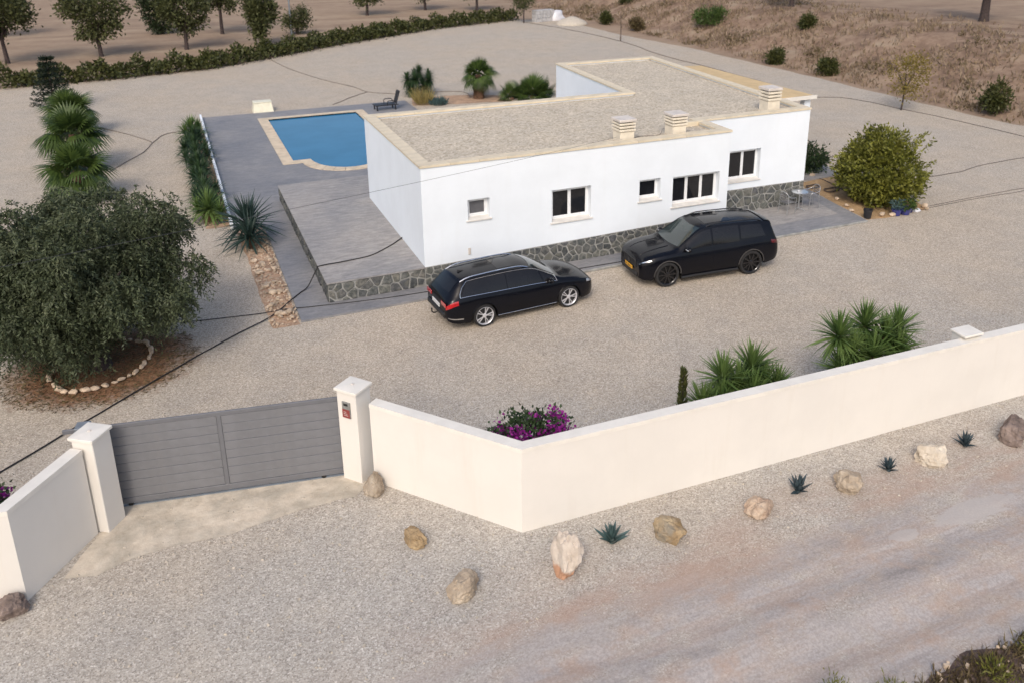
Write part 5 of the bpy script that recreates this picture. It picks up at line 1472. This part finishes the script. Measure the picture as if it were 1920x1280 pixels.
# ------------------------------------------------------------------ boulders and small stones
def boulder_mat(name, a, b, c, moss=None): mat_stone(name, a, b, c, 3.2, .03, moss)
boulder_mat('rock_ochre', (.24, .19, .14), (.36, .295, .225), (.46, .395, .315)); boulder_mat('rock_pale', (.40, .34, .265), (.52, .455, .37), (.60, .545, .465))
mat_rusty_rock(); boulder_mat('rock_pink', (.33, .23, .17), (.47, .355, .265), (.58, .47, .36))
boulder_mat('rock_brown', (.11, .085, .075), (.20, .155, .135), (.30, .24, .21)); boulder_mat('rock_rust', (.20, .14, .075), (.33, .24, .14), (.42, .33, .21), (.24, .22, .18))
BO = [(-10.08, -10.05, .24, .23, .21, 'rock_brown', 'dark brown boulder at the foot of the short left wall'),
      (-3.80, -9.30, .25, .22, .26, 'rock_ochre', 'rounded tan boulder at the foot of the right gate pillar'),
      (-3.45, -11.10, .30, .20, .17, 'rock_rust', 'low greyish boulder with an ochre end, left of the wall corner'),
      (-3.07, -12.70, .30, .26, .24, 'rock_ochre', 'rough ochre boulder lying lowest in the picture'),
      (-1.20, -12.95, .28, .25, .56, 'rock_white', 'tall whitish boulder with rusty foot below the wall corner'),
      (0.93, -12.90, .36, .28, .24, 'rock_rust', 'broad grey-tan boulder right of the pale agave'),
      (2.90, -13.00, .33, .24, .22, 'rock_pink', 'pinkish boulder left of the largest agave'),
      (5.06, -13.15, .33, .28, .27, 'rock_ochre', 'smooth ochre boulder between two dark agaves'),
      (7.30, -13.18, .34, .28, .30, 'rock_pale', 'cream-white boulder between the two right-hand agaves'),
      (9.62, -13.25, .42, .32, .30, 'rock_brown', 'large dark brown boulder at the right edge')]
for i, (x, y, a, b, c, m, lab) in enumerate(BO):
    link('boulder', rock_mesh('boulder', m, (a*1.06, b*1.06, c*1.05), (50, 51, 52, 53, 74, 55, 56, 57, 78, 59)[i], 4, .28, 8), None, (x, y, c*.60), (0, 0, i*1.1), lab, 'boulder', 'boulders along the outer wall')
RING = [(-10.13, -1.32), (-10.2, -1.64), (-10.03, -2.22), (-9.83, -2.52), (-9.59, -2.69), (-9.3, -2.68), (-9.01, -2.62), (-8.72, -2.52), (-8.36, -2.34), (-8.08, -1.93), (-7.87, -1.34), (-7.87, -.92), (-8.05, -.51), (-8.32, -.29), (-8.9, .0), (-9.5, -.1), (-10.0, -.6)]
sp_ = spline([(x, y, 0) for x, y in RING], 8); rg = random.Random(3)
cum = 0.0; last = sp_[0]; need = 0.0; pm = [rock_mesh('border_stone', 'pale_stone', (.105, .072, .065), 300+k, 2, .4, 6) for k in range(7)]
k = 0
for p in sp_[1:]:
    cum += (p-last).length
    if cum >= need:
        d = p-last; s = rg.uniform(.7, 1.25)
        link('border_stone', pm[k % 7], None, (p.x+rg.uniform(-.03, .03), p.y+rg.uniform(-.03, .03), .06+.035*s), (rg.uniform(-.2, .2), rg.uniform(-.2, .2), math.atan2(d.y, d.x)+rg.uniform(-.4, .4)),
             'pale stone in the ring around the pepper tree', 'stone', 'pale stones ringing the pepper tree', scale=(s*rg.uniform(.9, 1.25), s, s*.9))
        need = cum+.185*s+.015; k += 1
    last = p
# rubble in the planting bed: bigger stones singly, crumbs as one mass
pm = [rock_mesh('bed_stone', 'rubble', (.09, .07, .055), 330+k, 2, .35, 5) for k in range(6)]
for i in range(26):
    x = -4.38+rg.uniform(-.32, .32); y = rg.uniform(-.85, 4.4); s = rg.uniform(.7, 1.7)
    link('bed_stone', pm[i % 6], None, (x, y, .06+.03*s), (0, 0, rg.uniform(0, 6)), 'rough tan stone in the bare bed left of the walkway', 'stone', 'stones in the bare planting bed', scale=s)
mb = MB()
for i in range(420):
    x = -4.38+rg.uniform(-.42, .40); y = rg.uniform(-1.0, 7.2); s = rg.uniform(.012, .04); a = rg.uniform(0, 6)
    mb.box((-s, -s*.8, -s*.4), (s, s*.8, s*.7), Matrix.Translation((x, y, .065)) @ Matrix.Rotation(a, 4, 'Z') @ Matrix.Rotation(a*2, 4, 'X'))
mb.build('bed_rubble', 'rubble', label='loose tan rubble over the bare bed left of the walkway', cat='rubble', kind='stuff')
for i, (x, y, s) in enumerate(((17.25, .2, 1.2), (17.5, .75, 1.0), (17.95, -.70, 1.5), (18.3, -.85, 1.3), (20.3, -.55, 1.5), (20.1, -.85, .9), (19.0, 4.6, 1.6), (17.75, 1.6, .9))):
    link('edging_stone', pm[i % 6], None, (x, y, .05+.03*s), (0, 0, i*1.7), 'small tan stone edging the tan bed beside the patio', 'stone', 'stones edging the tan bed', scale=s*1.2)
# scattered larger pebbles on the yard gravel
mb = MB()
for i in range(2600):
    x = rg.uniform(-11, 14); y = rg.uniform(-14, -4) if rg.random() < .75 else rg.uniform(-4, 30)
    if -4.3 < x < 17 and y > -1.2: continue
    if -5.4 < x < -3.8 and y > -1.3: continue
    s = rg.uniform(.008, .022); a = rg.uniform(0, 6)
    mb.box((-s, -s*.8, -s*.5), (s, s*.8, s*.6), Matrix.Translation((x, y, .008)) @ Matrix.Rotation(a, 4, 'Z') @ Matrix.Rotation(a*1.7, 4, 'X'))
mb.build('loose_pebbles', 'sand', label='loose pale pebbles scattered over the gravel', cat='pebbles', kind='stuff')
# fallen leaf litter on the mulch
lr = np.random.default_rng(17); n = 5200; a = lr.uniform(0, 6.28, n); r = np.sqrt(lr.uniform(0, 1, n))
P = np.stack([-9.05+2.35*r*np.cos(a), -1.3+2.25*r*np.sin(a), np.full(n, .062)+.01*lr.uniform(0, 1, n)], 1); P[:, 2] -= .045*np.clip(r-.55, 0, 1)*2
D = lr.normal(size=(n, 3)); D[:, 2] *= .12
v, f = leaf_quads(P, D, .10*lr.uniform(.5, 1.3, n), .022, lr); link('leaf_litter', np_mesh('leaf_litter', v, f, 'weed_brown'), None, label='brown leaf litter under the pepper tree', cat='leaf litter', kind='stuff')

# ------------------------------------------------------------------ hoses, cables and wires
def hose(label, pts, r=.014, mat='hose', name='hose', z=.0, n=6, cat='hose', group='irrigation hoses', wob=.04):
    P = [Vector((p[0], p[1], p[2] if len(p) > 2 else z+r)) for p in pts]
    S = spline(P, n) if len(P) > 2 else P
    S = [Vector((p.x+wob*noise.noise((p.x*1.5, p.y*1.5, 2)), p.y+wob*noise.noise((p.x*1.5, p.y*1.5, 9)), max(p.z, r))) for p in S]
    return MB().tube(S, r, 6).build(name, mat, smooth=True, sharp=80, label=label, cat=cat, group=group)
hose('thin hose from the palm row to the forked joint on the gravel', [(-10.4, 28.1), (-9.0, 25.9), (-7.8, 23.6), (-7.66, 23.1)], .022, 'hose_dusty')
hose('forked joint hose curving from the row of yuccas to the nearest palm', [(-5.92, 25.2), (-6.98, 24.7), (-7.6, 23.1), (-8.0, 21.3), (-8.8, 19.6), (-9.45, 18.1)], .022, 'hose_dusty')
hose('thin hose running from the far hedge to the lounger', [(1.1, 49.2), (1.9, 43.3), (3.3, 37.8), (4.8, 33.9), (5.35, 31.7), (6.8, 30.3)], .024, 'hose_dusty')
hose('short thin hose joining the pool deck hose', [(2.5, 28.6), (4.0, 30.4), (5.35, 31.75)], .022, 'hose_dusty')
hose('short thin hose by the small palm behind the roof', [(8.8, 30.0), (10.5, 29.6), (11.1, 28.8), (10.9, 27.4)], .022, 'hose_dusty')
hose('long thin hose from the far corner past the bare sapling', [(29.0, 62.9), (30.7, 55.8), (31.6, 45.8), (30.8, 37.1), (31.0, 30.5), (30.9, 18.5)], .03, 'hose_dusty', wob=.15)
hose('thin hose along the right bank past the yellow tree', [(30.8, 18.4), (32.3, 17.6), (33.0, 15.5), (33.2, 13.6), (33.7, 10.5), (34.0, 5.9), (34.3, 1.0)], .016, 'hose', wob=.08)
hose('curved hose from the big bush to the right edge', [(20.2, 2.1), (21.5, 2.2), (23.6, 2.46), (25.6, 2.5), (27.4, 2.86), (30.4, 3.0), (34, 3.0)], .014, 'hose')
hose('lower of two parallel hoses leading right from the big bush', [(19.6, -.78), (20.4, -.70), (23.1, -.60), (25.8, -.68), (33, -.7)], .010, 'hose')
hose('upper of two parallel hoses leading right from the big bush', [(19.3, -.66), (20.5, -.54), (23.3, -.42), (26.1, -.40), (33, -.3)], .010, 'hose')
hose('thin hose lying over the tan bed', [(18.0, 5.0, .06), (18.9, 4.6, .07), (18.95, 3.3, .07), (18.7, 2.0, .07)], .016, 'hose')
hose('black cable snaking from the house across the terrace and gravel to the lower left', [(0.0, 2.72, .735), (-.58, 2.17, .715), (-1.23, 1.64, .715), (-1.95, 1.47, .715), (-2.93, 1.37, .722), (-3.06, 1.38, .64), (-3.22, 1.36, .38), (-3.42, 1.25, .13), (-3.68, 1.02, .082), (-4.03, .57, .085), (-4.67, -.22, .06), (-6.06, -1.23, .03), (-7.69, -2.70, .06), (-9.29, -4.10, .03), (-10.81, -5.51, .03), (-16, -10.2, .03)], .019, 'cable_black', 'cable', cat='cable', group='cables', wob=.02)
hose('thin dark cable along the walkway in front of the house', [(-7.1, .47, .02), (-5.07, .15, .03), (-4.3, .04, .075), (-2.98, -.18, .072), (-1.42, -.38, .072), (.22, -.48, .072), (4, -.70, .072), (9, -.80, .072)], .013, 'cable_black', 'cable', cat='cable', group='cables', wob=.01)
# overhead wire: pole standing outside the picture on the left, other end at the first chimney
pole = thing('utility_pole', 'weathered wooden utility pole beyond the left edge', 'pole', (-15.2, -11.2, 0))
MB().tube([(0, 0, -.3), (0, 0, 6.4)], [.13, .09], 10).build('pole_shaft', 'wood_pole', pole, True)
MB().box((-.5, -.05, 6.0), (.5, .05, 6.1)).build('crossarm', 'wood_pole', pole)
A = Vector((7.0, .70, 3.95)); Bv = Vector((-15.2, -11.2, 6.11)); S = []
for i in range(41):
    t = i/40; p = A.lerp(Bv, t); p.z -= .30*4*t*(1-t)*.5; S.append(p)
MB().tube(S, .0045, 5).build('overhead_wire', 'wire_grey', label='thin grey overhead wire slanting down in front of the white facade', cat='wire')

# ------------------------------------------------------------------ furniture and pots
def bistro_chair(label, loc, rz):
    o = thing('bistro_chair', label, 'chair', loc, rz, 'metal chairs at the round table')
    r = .0125
    for s in (-1, 1):   # front leg bends into the arm and the back hoop
        MB().tube(spline([(.22, s*.22, 0), (.21, s*.235, .40), (.19, s*.26, .63), (.0, s*.28, .67), (-.18, s*.25, .72), (-.26, s*.15, .86), (-.275, 0, .90)], 5), r, 6).build('front_leg', 'aluminium', o, True, 80)
        MB().tube(spline([(-.25, s*.22, 0), (-.20, s*.215, .42), (-.22, s*.20, .74)], 5), r, 6).build('rear_leg', 'aluminium', o, True, 80)
    MB().tube([(.21, -.225, .435), (.21, .225, .435)], .014, 6).build('front_rail', 'aluminium', o)
    st = MB()
    for k in range(9): st.bbox((-.2+k*.047, -.205, .44), (-.2+k*.047+.036, .205, .452), .003)
    st.build('seat', 'weave_grey', o)
    for k in range(4): MB().bbox((-.236, -.19+.02*k, .52+k*.085), (-.226, .19-.02*k, .52+k*.085+.05), .003).build('back_slat', 'weave_grey', o)
bistro_chair('metal chair left of the round patio table', (14.75, 1.02, DZ+.004), R(10))
bistro_chair('metal chair right of the round patio table, at the house corner', (16.05, 1.20, DZ+.004), R(175))
t = thing('bistro_table', 'small round metal table between two patio chairs', 'table', (15.42, 1.15, DZ+.004), 0)
MB().lathe([(.30, .715), (.315, .72), (.315, .738), (.29, .742), (.01, .742)], 28).build('table_top', 'aluminium', t, True, 30)
MB().tube([(0, 0, .03), (0, 0, .72)], .022, 10).build('pedestal', 'aluminium', t, True)
for k in range(4): a = k*math.pi/2+.4; MB().tube([(0, 0, .07), (math.cos(a)*.16, math.sin(a)*.16, .045), (math.cos(a)*.26, math.sin(a)*.26, .012)], .013, 6).build('foot', 'aluminium', t, True)
MB().lathe([(.04, .0), (.05, .03), (.035, .045)], 12).build('ashtray', 'white_plastic', loc=(15.38, 1.18, DZ+.004+.743), label='small pale ashtray on the round patio table', cat='ashtray')

L_ = thing('sun_lounger', 'black plastic sun lounger with raised back by the pool', 'sun lounger', (5.35, 25.85, DZ), R(3))
for s in (-1, 1):
    MB().bbox((-.95, s*.32-.03, .27), (.45, s*.32+.03, .33), .01).build('side_rail', 'black_plastic', L_)
    for x in (-.85, .25): MB().bbox((x-.04, s*.30-.03, 0), (x+.04, s*.30+.03, .275), .008).build('leg', 'black_plastic', L_)
    MB().tube(spline([(-.25, s*.36, .32), (-.22, s*.37, .52), (-.02, s*.37, .56), (.22, s*.36, .53), (.30, s*.35, .34)], 4), .024, 6).build('armrest', 'black_plastic', L_, True, 80)
for k in range(8): MB().bbox((-.94+k*.155, -.285, .315), (-.94+k*.155+.13, .285, .338), .006).build('seat_slat', 'black_plastic', L_)
Mb = Matrix.Translation((.33, 0, .34)) @ Matrix.Rotation(R(-72), 4, 'Y')
MB().bbox((0, -.29, -.02), (.78, .29, .02), .015, Mb).build('backrest', 'black_plastic', L_)
MB().bbox((.56, -.22, .02), (.74, .22, .06), .015, Mb).build('headrest', 'black_plastic', L_)

bx = thing('pump_box', 'cream plastic pump cover box behind the pool deck', 'box', (-1.58, 28.55, 0), 0)
c = MB(); c.add([(-.58, -.42, 0), (.58, -.42, 0), (.58, .42, 0), (-.58, .42, 0), (-.48, -.28, .55), (.48, -.28, .55), (.48, .36, .55), (-.48, .36, .55)], [(0, 3, 2, 1), (4, 5, 6, 7), (0, 1, 5, 4), (1, 2, 6, 5), (2, 3, 7, 6), (3, 0, 4, 7)])
bb = c.build('box_shell', 'cream_plastic', bx)
MB().bbox((-.52, -.32, .551), (.52, .40, .60), .015).build('lid', 'cream_plastic', bx)
for k in range(5): MB().box((-.40+k*.17, -.415+.08, .12), (-.40+k*.17+.05, -.30, .40)).build('rib', 'cream_plastic', bb)

def pot(label, loc, r, h, mat, name='flower_pot', soil=True):
    o = thing(name, label, 'pot', loc)
    MB().lathe([(r*.72, 0), (r*.78, .01), (r*.97, h*.86), (r*1.06, h*.87), (r*1.06, h), (r*.92, h), (r*.9, h*.84)], 20).build('pot_body', mat, o, True, 35)
    MB().lathe([(r*.89, h*.80), (r*.5, h*.83)], 14).build('soil', 'verge_soil', o)
    return o
pot('black plastic bucket pot at the patio corner', (17.28, -.62, 0), .17, .36, 'black_plastic')
for i, (x, y, r, h, lab) in enumerate(((18.55, -.80, .20, .26, 'left blue glazed pot under the big bush'), (18.95, -.85, .22, .27, 'middle blue glazed pot under the big bush'), (19.3, -.72, .16, .22, 'right, smallest blue glazed pot under the big bush'))):
    p = pot(lab, (x, y, 0), r, h, 'blue_glaze')
    p['group'] = 'blue pots under the bush'
    link('pot_plant', leafy('pot_plant', 'agave_leaf' if i == 0 else 'green_leaf', (0, 0, h+.12), (r*1.3, r*1.3, .18), 12, 14, .14, .05, 60+i, .8, 5, .8, .05), p)
sk = MB(); bm = bmesh.new(); bmesh.ops.create_icosphere(bm, subdivisions=2, radius=1)
for v_ in bm.verts: v_.co = Vector((v_.co.x*.20, v_.co.y*.13, max(-.3, v_.co.z)*.10+.03))*(1+.2*noise.noise(v_.co*2))
sk.from_bm(bm); sk.build('white_bag', 'white_plastic', smooth=True, loc=(19.6, -.80, 0.01), label='crumpled white bag beside the blue pots', cat='bag')
for i, (x, y, rr_) in enumerate(((18.35, 2.6, .34), (17.95, 3.3, .30))):
    pts = [(math.cos(a)*rr_, math.sin(a)*rr_*.7, .03+.02*math.sin(3*a)) for a in [2*math.pi*k/24 for k in range(25)]]
    MB().tube(pts, .03, 6).build('hose_coil', 'bark', loc=(x, y, .045), label=['brown hoop lying on the tan bed nearer the bush', 'brown hoop lying on the tan bed nearer the house'][i], cat='hoop', group='hoops on the tan bed')

# far corner: stacked blocks under plastic, sand heap
stk = thing('block_stack', 'stack of pale blocks under white plastic in the far corner', 'block stack', (31.6, 62.6, 0), R(15))
for i in range(5):
    for j in range(3):
        MB().bbox((-1.5+i*.5, -.3, j*.42), (-1.5+i*.5+.46, .5, j*.42+.40), .02).build('block', 'block_grey', stk)
pb = MB(); bm = bmesh.new(); bmesh.ops.create_icosphere(bm, subdivisions=3, radius=1)
for v_ in bm.verts: v_.co = Vector((v_.co.x*.95+1.55, v_.co.y*.7, max(0, v_.co.z*.85+.25)))*(1+.18*noise.noise(v_.co*1.5))
pb.from_bm(bm); pb.build('plastic_wrap', 'white_plastic', stk, True, 40)
sh = MB(); bm = bmesh.new(); bmesh.ops.create_icosphere(bm, subdivisions=4, radius=1)
for v_ in bm.verts:
    v_.co = Vector((v_.co.x*1.7, v_.co.y*1.5, max(-.05, v_.co.z)*.85*(1-.35*math.hypot(v_.co.x, v_.co.y)))); v_.co += Vector((0, 0, .05*noise.noise(v_.co*2)))
sh.from_bm(bm); sh.build('sand_heap', 'sand', smooth=True, sharp=80, loc=(33.0, 59.0, 0), label='pale heap of sand beside the block stack', cat='heap')

# ------------------------------------------------------------------ hedge, orchard, bank
hr = np.random.default_rng(41); parts = []
acc = 0
for (a, b) in zip(HEDGE[:-1], HEDGE[1:]):
    a = np.array(a); b = np.array(b); L = np.linalg.norm(b-a)
    n = int(L*(300 if a[0] > -25 else 60)); t = hr.uniform(0, 1, n); c = a+(b-a)*t[:, None]; dn = np.array([-(b-a)[1], (b-a)[0]])/L
    hmod = 1.0+.28*np.sin(c[:, 0]*2.1+c[:, 1])+.18*np.sin(c[:, 0]*5.3)
    u = hr.normal(0, .5, n); z = hr.uniform(0, 1, n)**.7*1.15*hmod*(1-.35*np.abs(u))
    P = np.stack([c[:, 0]+dn[0]*(u+.8), c[:, 1]+dn[1]*(u+.8), np.maximum(z, .03)], 1); D = hr.normal(size=(n, 3))+np.array([0, 0, .6])
    parts.append(leaf_quads(P, D, .30*hr.uniform(.6, 1.3, n), .16, hr, .2))
v, f = merge(parts); hed = thing('hedge', 'long low olive-green hedge behind the gravel yard', 'hedge', (0, 0, 0)); link('foliage', np_mesh('hedge_foliage', v, f, 'hedge_leaf'), hed)
hs = MB()
for (a, b) in zip(HEDGE[:-1], HEDGE[1:]):
    if a[0] < -35: continue
    a = Vector(a); b = Vector(b); k = int((b-a).length/1.2); nn = Vector((-(b-a).y, (b-a).x)).normalized()
    for i in range(k): p = a.lerp(b, i/k)+nn*.8; hs.tube([(p.x, p.y, -.05), (p.x, p.y, .6)], [.05, .03], 5)
hs.build('stems', 'bark', hed)

def orchard_tree(label, x, y, h, w, trunk_h, seed, mat='olive_leaf', z=0.0, lean=.15, n=190, per=22, leaf=.30, group='orchard trees', tr=.17, c=None):
    o = thing('orchard_tree', label, 'tree', (x, y, z), seed, group); rg = random.Random(seed)
    t_ = MB(); lx = rg.uniform(-lean, lean)
    t_.tube(spline([(0, 0, -.1), (lx*.6, 0, trunk_h*.5), (lx, lean*.3, trunk_h)], 3), [tr*1.25, tr, tr*.95, tr*.9, tr*.85, tr*.8, tr*.75], 8)
    for i in range(6):
        a = i*1.05+seed; e = Vector((math.cos(a)*w*.32, math.sin(a)*w*.32, trunk_h+(h-trunk_h)*rg.uniform(.35, .7)))
        t_.tube(spline([(lx, lean*.3, trunk_h*.92), Vector((lx, 0, trunk_h)).lerp(e, .5)+Vector((0, 0, .15)), e], 3), [tr*.55, tr*.5, tr*.42, tr*.36, tr*.28, tr*.2, tr*.1], 6)
    t_.build('trunk', 'bark_dark', o, True, 60)
    hc = (h-trunk_h*.75)/2
    link('crown', leafy('orchard_crown', mat, (lx, 0, trunk_h*.8+hc), (w/2, w/2, hc), n, per, leaf, leaf*.5, seed+500, .45, 7+seed % 4, .30+.02*(seed % 3), .28, .2), o)
orchard_tree('tall olive-like tree at the left edge beyond the hedge', -17.6, 54.5, 6.6, 4.8, 1.9, 1, n=260)
orchard_tree('tree with a slightly leaning dark trunk beyond the hedge, second from left', -11.1, 55.3, 5.7, 4.9, 1.9, 2)
orchard_tree('tree beyond the hedge right of the dark columnar cypress', -4.6, 56.6, 5.6, 3.9, 1.7, 3)
orchard_tree('narrow bushy tree close behind the hedge', 1.6, 56.8, 4.6, 2.6, .7, 4)
orchard_tree('tree with crown cut by the top edge, left of the grey pole', -1.0, 66.0, 6.6, 4.4, 2.4, 5)
orchard_tree('far tree at the top edge left of the middle', 15.3, 76.0, 5.2, 4.5, 1.6, 6)
orchard_tree('far tree at the top edge in the middle', 23.0, 79.0, 5.0, 4.4, 1.5, 7)
orchard_tree('far small tree at the top edge, right of the middle', 28.5, 76.0, 4.6, 3.4, 1.5, 8)
orchard_tree('far tree seen between the left trees', -20.5, 72.0, 5.5, 4.6, 1.7, 9)
orchard_tree('small far bush-like tree beside the grey pole', 5.6, 63.0, 2.6, 2.3, .5, 10, leaf=.22, n=110)
orchard_tree('young tree at the far end of the hedge', 28.9, 62.2, 3.4, 1.7, 1.6, 11, n=70, leaf=.2, tr=.07)
orchard_tree('thick-trunked tree on the upper field, top right', 52.9, 25.2, 6.5, 5.0, 3.0, 12, z=2.95, tr=.36)
orchard_tree('thin-trunked tree on the upper field at the top edge', 46.4, 40.5, 6.0, 4.4, 2.6, 13, z=2.95, tr=.22)
orchard_tree('yellowing young tree at the right side of the yard', 33.0, 13.4, 3.2, 2.3, 1.25, 14, 'yellow_leaf', n=70, per=20, leaf=.16, group='young trees in the yard', tr=.05)
o = thing('columnar_cypress', 'broad dark columnar cypress beyond the hedge', 'tree', (-6.4, 68.5, 0))
MB().tube([(0, 0, -.1), (0, 0, 5.5)], [.2, .05], 8).build('trunk', 'bark_dark', o)
link('crown', leafy('cypress_crown', 'cypress_leaf', (0, 0, 3.4), (1.55, 1.5, 3.5), 240, 24, .32, .14, 71, .6, 16, .7, .22, .9), o)
o = thing('bare_sapling', 'bare grey sapling standing in the gravel behind the house', 'tree', (31.65, 45.8, 0))
sp2 = MB(); sp2.tube(spline([(0, 0, -.05), (.03, 0, 1.2), (0, .03, 2.6)], 3), [.055, .05, .045, .04, .03, .025, .015], 6)
for i in range(6): a = i*1.1; sp2.tube([(0, 0, 1.1+.2*i), (math.cos(a)*.4, math.sin(a)*.4, 1.6+.22*i)], [.018, .006], 4)
sp2.build('trunk', 'bark', o)
link('twigs', leafy('sapling_twigs', 'weed_brown', (0, 0, 2.3), (.6, .6, .7), 20, 10, .14, .03, 91, .8, 5, .8, .1), o)
MB().tube([(0, 0, -.2), (0, 0, 6.2)], [.09, .07], 8).build('lamp_pole', 'galvanised', loc=(5.0, 62.5, 0), label='pale grey pole standing beyond the hedge', cat='pole')

def bank_z(x, y): return bank_h(x, y)-.05
shr = [(36.6, 29.8, 1.1, 1.2, 'hedge_leaf', 'dark shrub at the foot of the right bank, upper one'), (37.0, 24.4, 1.0, 1.3, 'hedge_leaf', 'rounded dark shrub at the foot of the right bank, middle one'),
       (36.9, 10.2, 1.9, 1.3, 'hedge_leaf', 'tall dark shrub at the foot of the right bank, far right'), (40.6, 44.6, 1.5, 3.2, 'green_leaf', 'bright green bush spreading over the right bank'),
       (36.6, 51.5, 1.3, 1.2, 'weed_brown', 'dull brown shrub on the bank behind the bare sapling'), (36.3, 57.5, 1.2, 1.2, 'hedge_leaf', 'dark shrub on the bank near the sand heap'), (42.5, 33.5, 1.1, 1.1, 'hedge_leaf', 'small dark shrub higher up the right bank'), (41, 62, 1.6, 1.6, 'olive_leaf', 'olive shrub at the top of the bank, upper middle')]
for i, (x, y, h, w, m, lab) in enumerate(shr):
    o = thing('bank_shrub', lab, 'bush', (x, y, bank_z(x, y)), i, 'shrubs on the right bank')
    link('foliage', leafy('bank_foliage', m, (0, 0, h*.5), (w*.5, w*.45, h*.5), int(45+20*w), 22, .22, .10, 700+i, .6, 7, .42, .17), o)
    MB().tube([(0, 0, -.1), (0, 0, h*.6)], [.06, .02], 5).build('stem', 'bark', o)
# dry grass on the bank
gr = np.random.default_rng(61); n = 26000
x = 36+gr.beta(1.2, 1.9, n)*17; y = gr.uniform(-4, 78, n); keep = np.array([noise.noise((a*.35, b*.35, 3)) for a, b in zip(x, y)]) > gr.normal(0, .22, n)-.02
x, y = x[keep], y[keep]; z = np.array([bank_h(a, b)-.04 for a, b in zip(x, y)])
n = len(x); D = gr.normal(0, .45, (n, 3))+np.array([0, 0, 1.0])
v, f = leaf_quads(np.stack([x, y, z], 1), D, .42*gr.uniform(.4, 1.3, n), .10, gr)
link('dry_grass', np_mesh('dry_grass', v, f, 'dry_grass'), None, label='dry straw-coloured grass covering the right bank', cat='grass', kind='stuff')
n = 5000; x = 36+gr.beta(1.1, 2.4, n)*15; y = gr.uniform(-4, 78, n); keep = np.array([noise.noise((a*.3, b*.3, 11)) for a, b in zip(x, y)]) > .24
x, y = x[keep], y[keep]; n = len(x); z = np.array([bank_h(a, b)-.04 for a, b in zip(x, y)]); P = np.repeat(np.stack([x, y, z], 1), 5, 0)+gr.normal(0, .18, (n*5, 3))*np.array([1, 1, .4])
v, f = leaf_quads(P, gr.normal(0, .6, (n*5, 3))+np.array([0, 0, .8]), .30, .09, gr); link('bank_weeds', np_mesh('bank_weeds', v, f, 'weed_brown'), None, label='low brown weeds growing in patches on the right bank', cat='weeds', kind='stuff')
# weeds and a few yellow-green bushes on the near road verge
n = 21000; x = gr.uniform(1.3, 13, n); edge = np.interp(x, [1.3, 1.8, 2.6, 5.0, 9, 13], [-18.2, -17.45, -17.3, -17.4, -17.55, -17.7]); y = edge-gr.gamma(1.6, .55, n)+.1
keep = np.array([noise.noise((a*1.2, b*1.2, 5)) for a, b in zip(x, y)]) > gr.normal(-.12, .2, n); x, y = x[keep], y[keep]; n = len(x)
v, f = leaf_quads(np.stack([x, y, np.full(n, .06)], 1), gr.normal(0, .55, (n, 3))+np.array([0, 0, .8]), .15*gr.uniform(.4, 1.5, n), .022, gr)
link('verge_weeds', np_mesh('verge_weeds', v, f, 'weed_brown'), None, label='brown dry weeds on the near road verge, bottom right', cat='weeds', kind='stuff')
for i, (x, y, w, h, lab) in enumerate(((2.0, -17.45, .40, .34, 'yellow-green weed bush at the road edge, leftmost'), (3.75, -17.75, .34, .28, 'yellow-green weed bush in the middle of the verge'), (4.75, -17.75, .4, .3, 'yellow-green weed bush at the lower right edge'), (1.25, -17.05, .18, .35, 'single thin weed at the road edge'))):
    o = thing('verge_bush', lab, 'weed', (x, y, .05), i, 'weed bushes on the verge')
    link('foliage', leafy('verge_foliage', 'weed_green', (0, 0, h*.5), (w*.6, w*.5, h*.55), int(8+26*w), 14, .10, .022, 800+i, .8, 7, .45, .08, .9), o)
    MB().tube([(0, 0, -.05), (0, 0, h*.6)], [.012, .005], 5).build('stem', 'bark', o)
mb = MB(); rg = random.Random(12)
for i in range(70):
    x = rg.uniform(1.4, 9); y = np.interp(x, [1.4, 1.8, 2.6, 5.0, 9], [-18.0, -17.3, -17.15, -17.25, -17.4])-rg.gammavariate(1.5, .4); s = rg.uniform(.015, .045)
    mb.box((-s, -s*.8, -s*.4), (s, s*.8, s*.7), Matrix.Translation((x, y, .10)) @ Matrix.Rotation(rg.uniform(0, 6), 4, 'Z') @ Matrix.Rotation(rg.uniform(0, 6), 4, 'X'))
mb.build('verge_stones', 'rubble', label='small pale stones among the weeds of the near verge', cat='stones', kind='stuff')
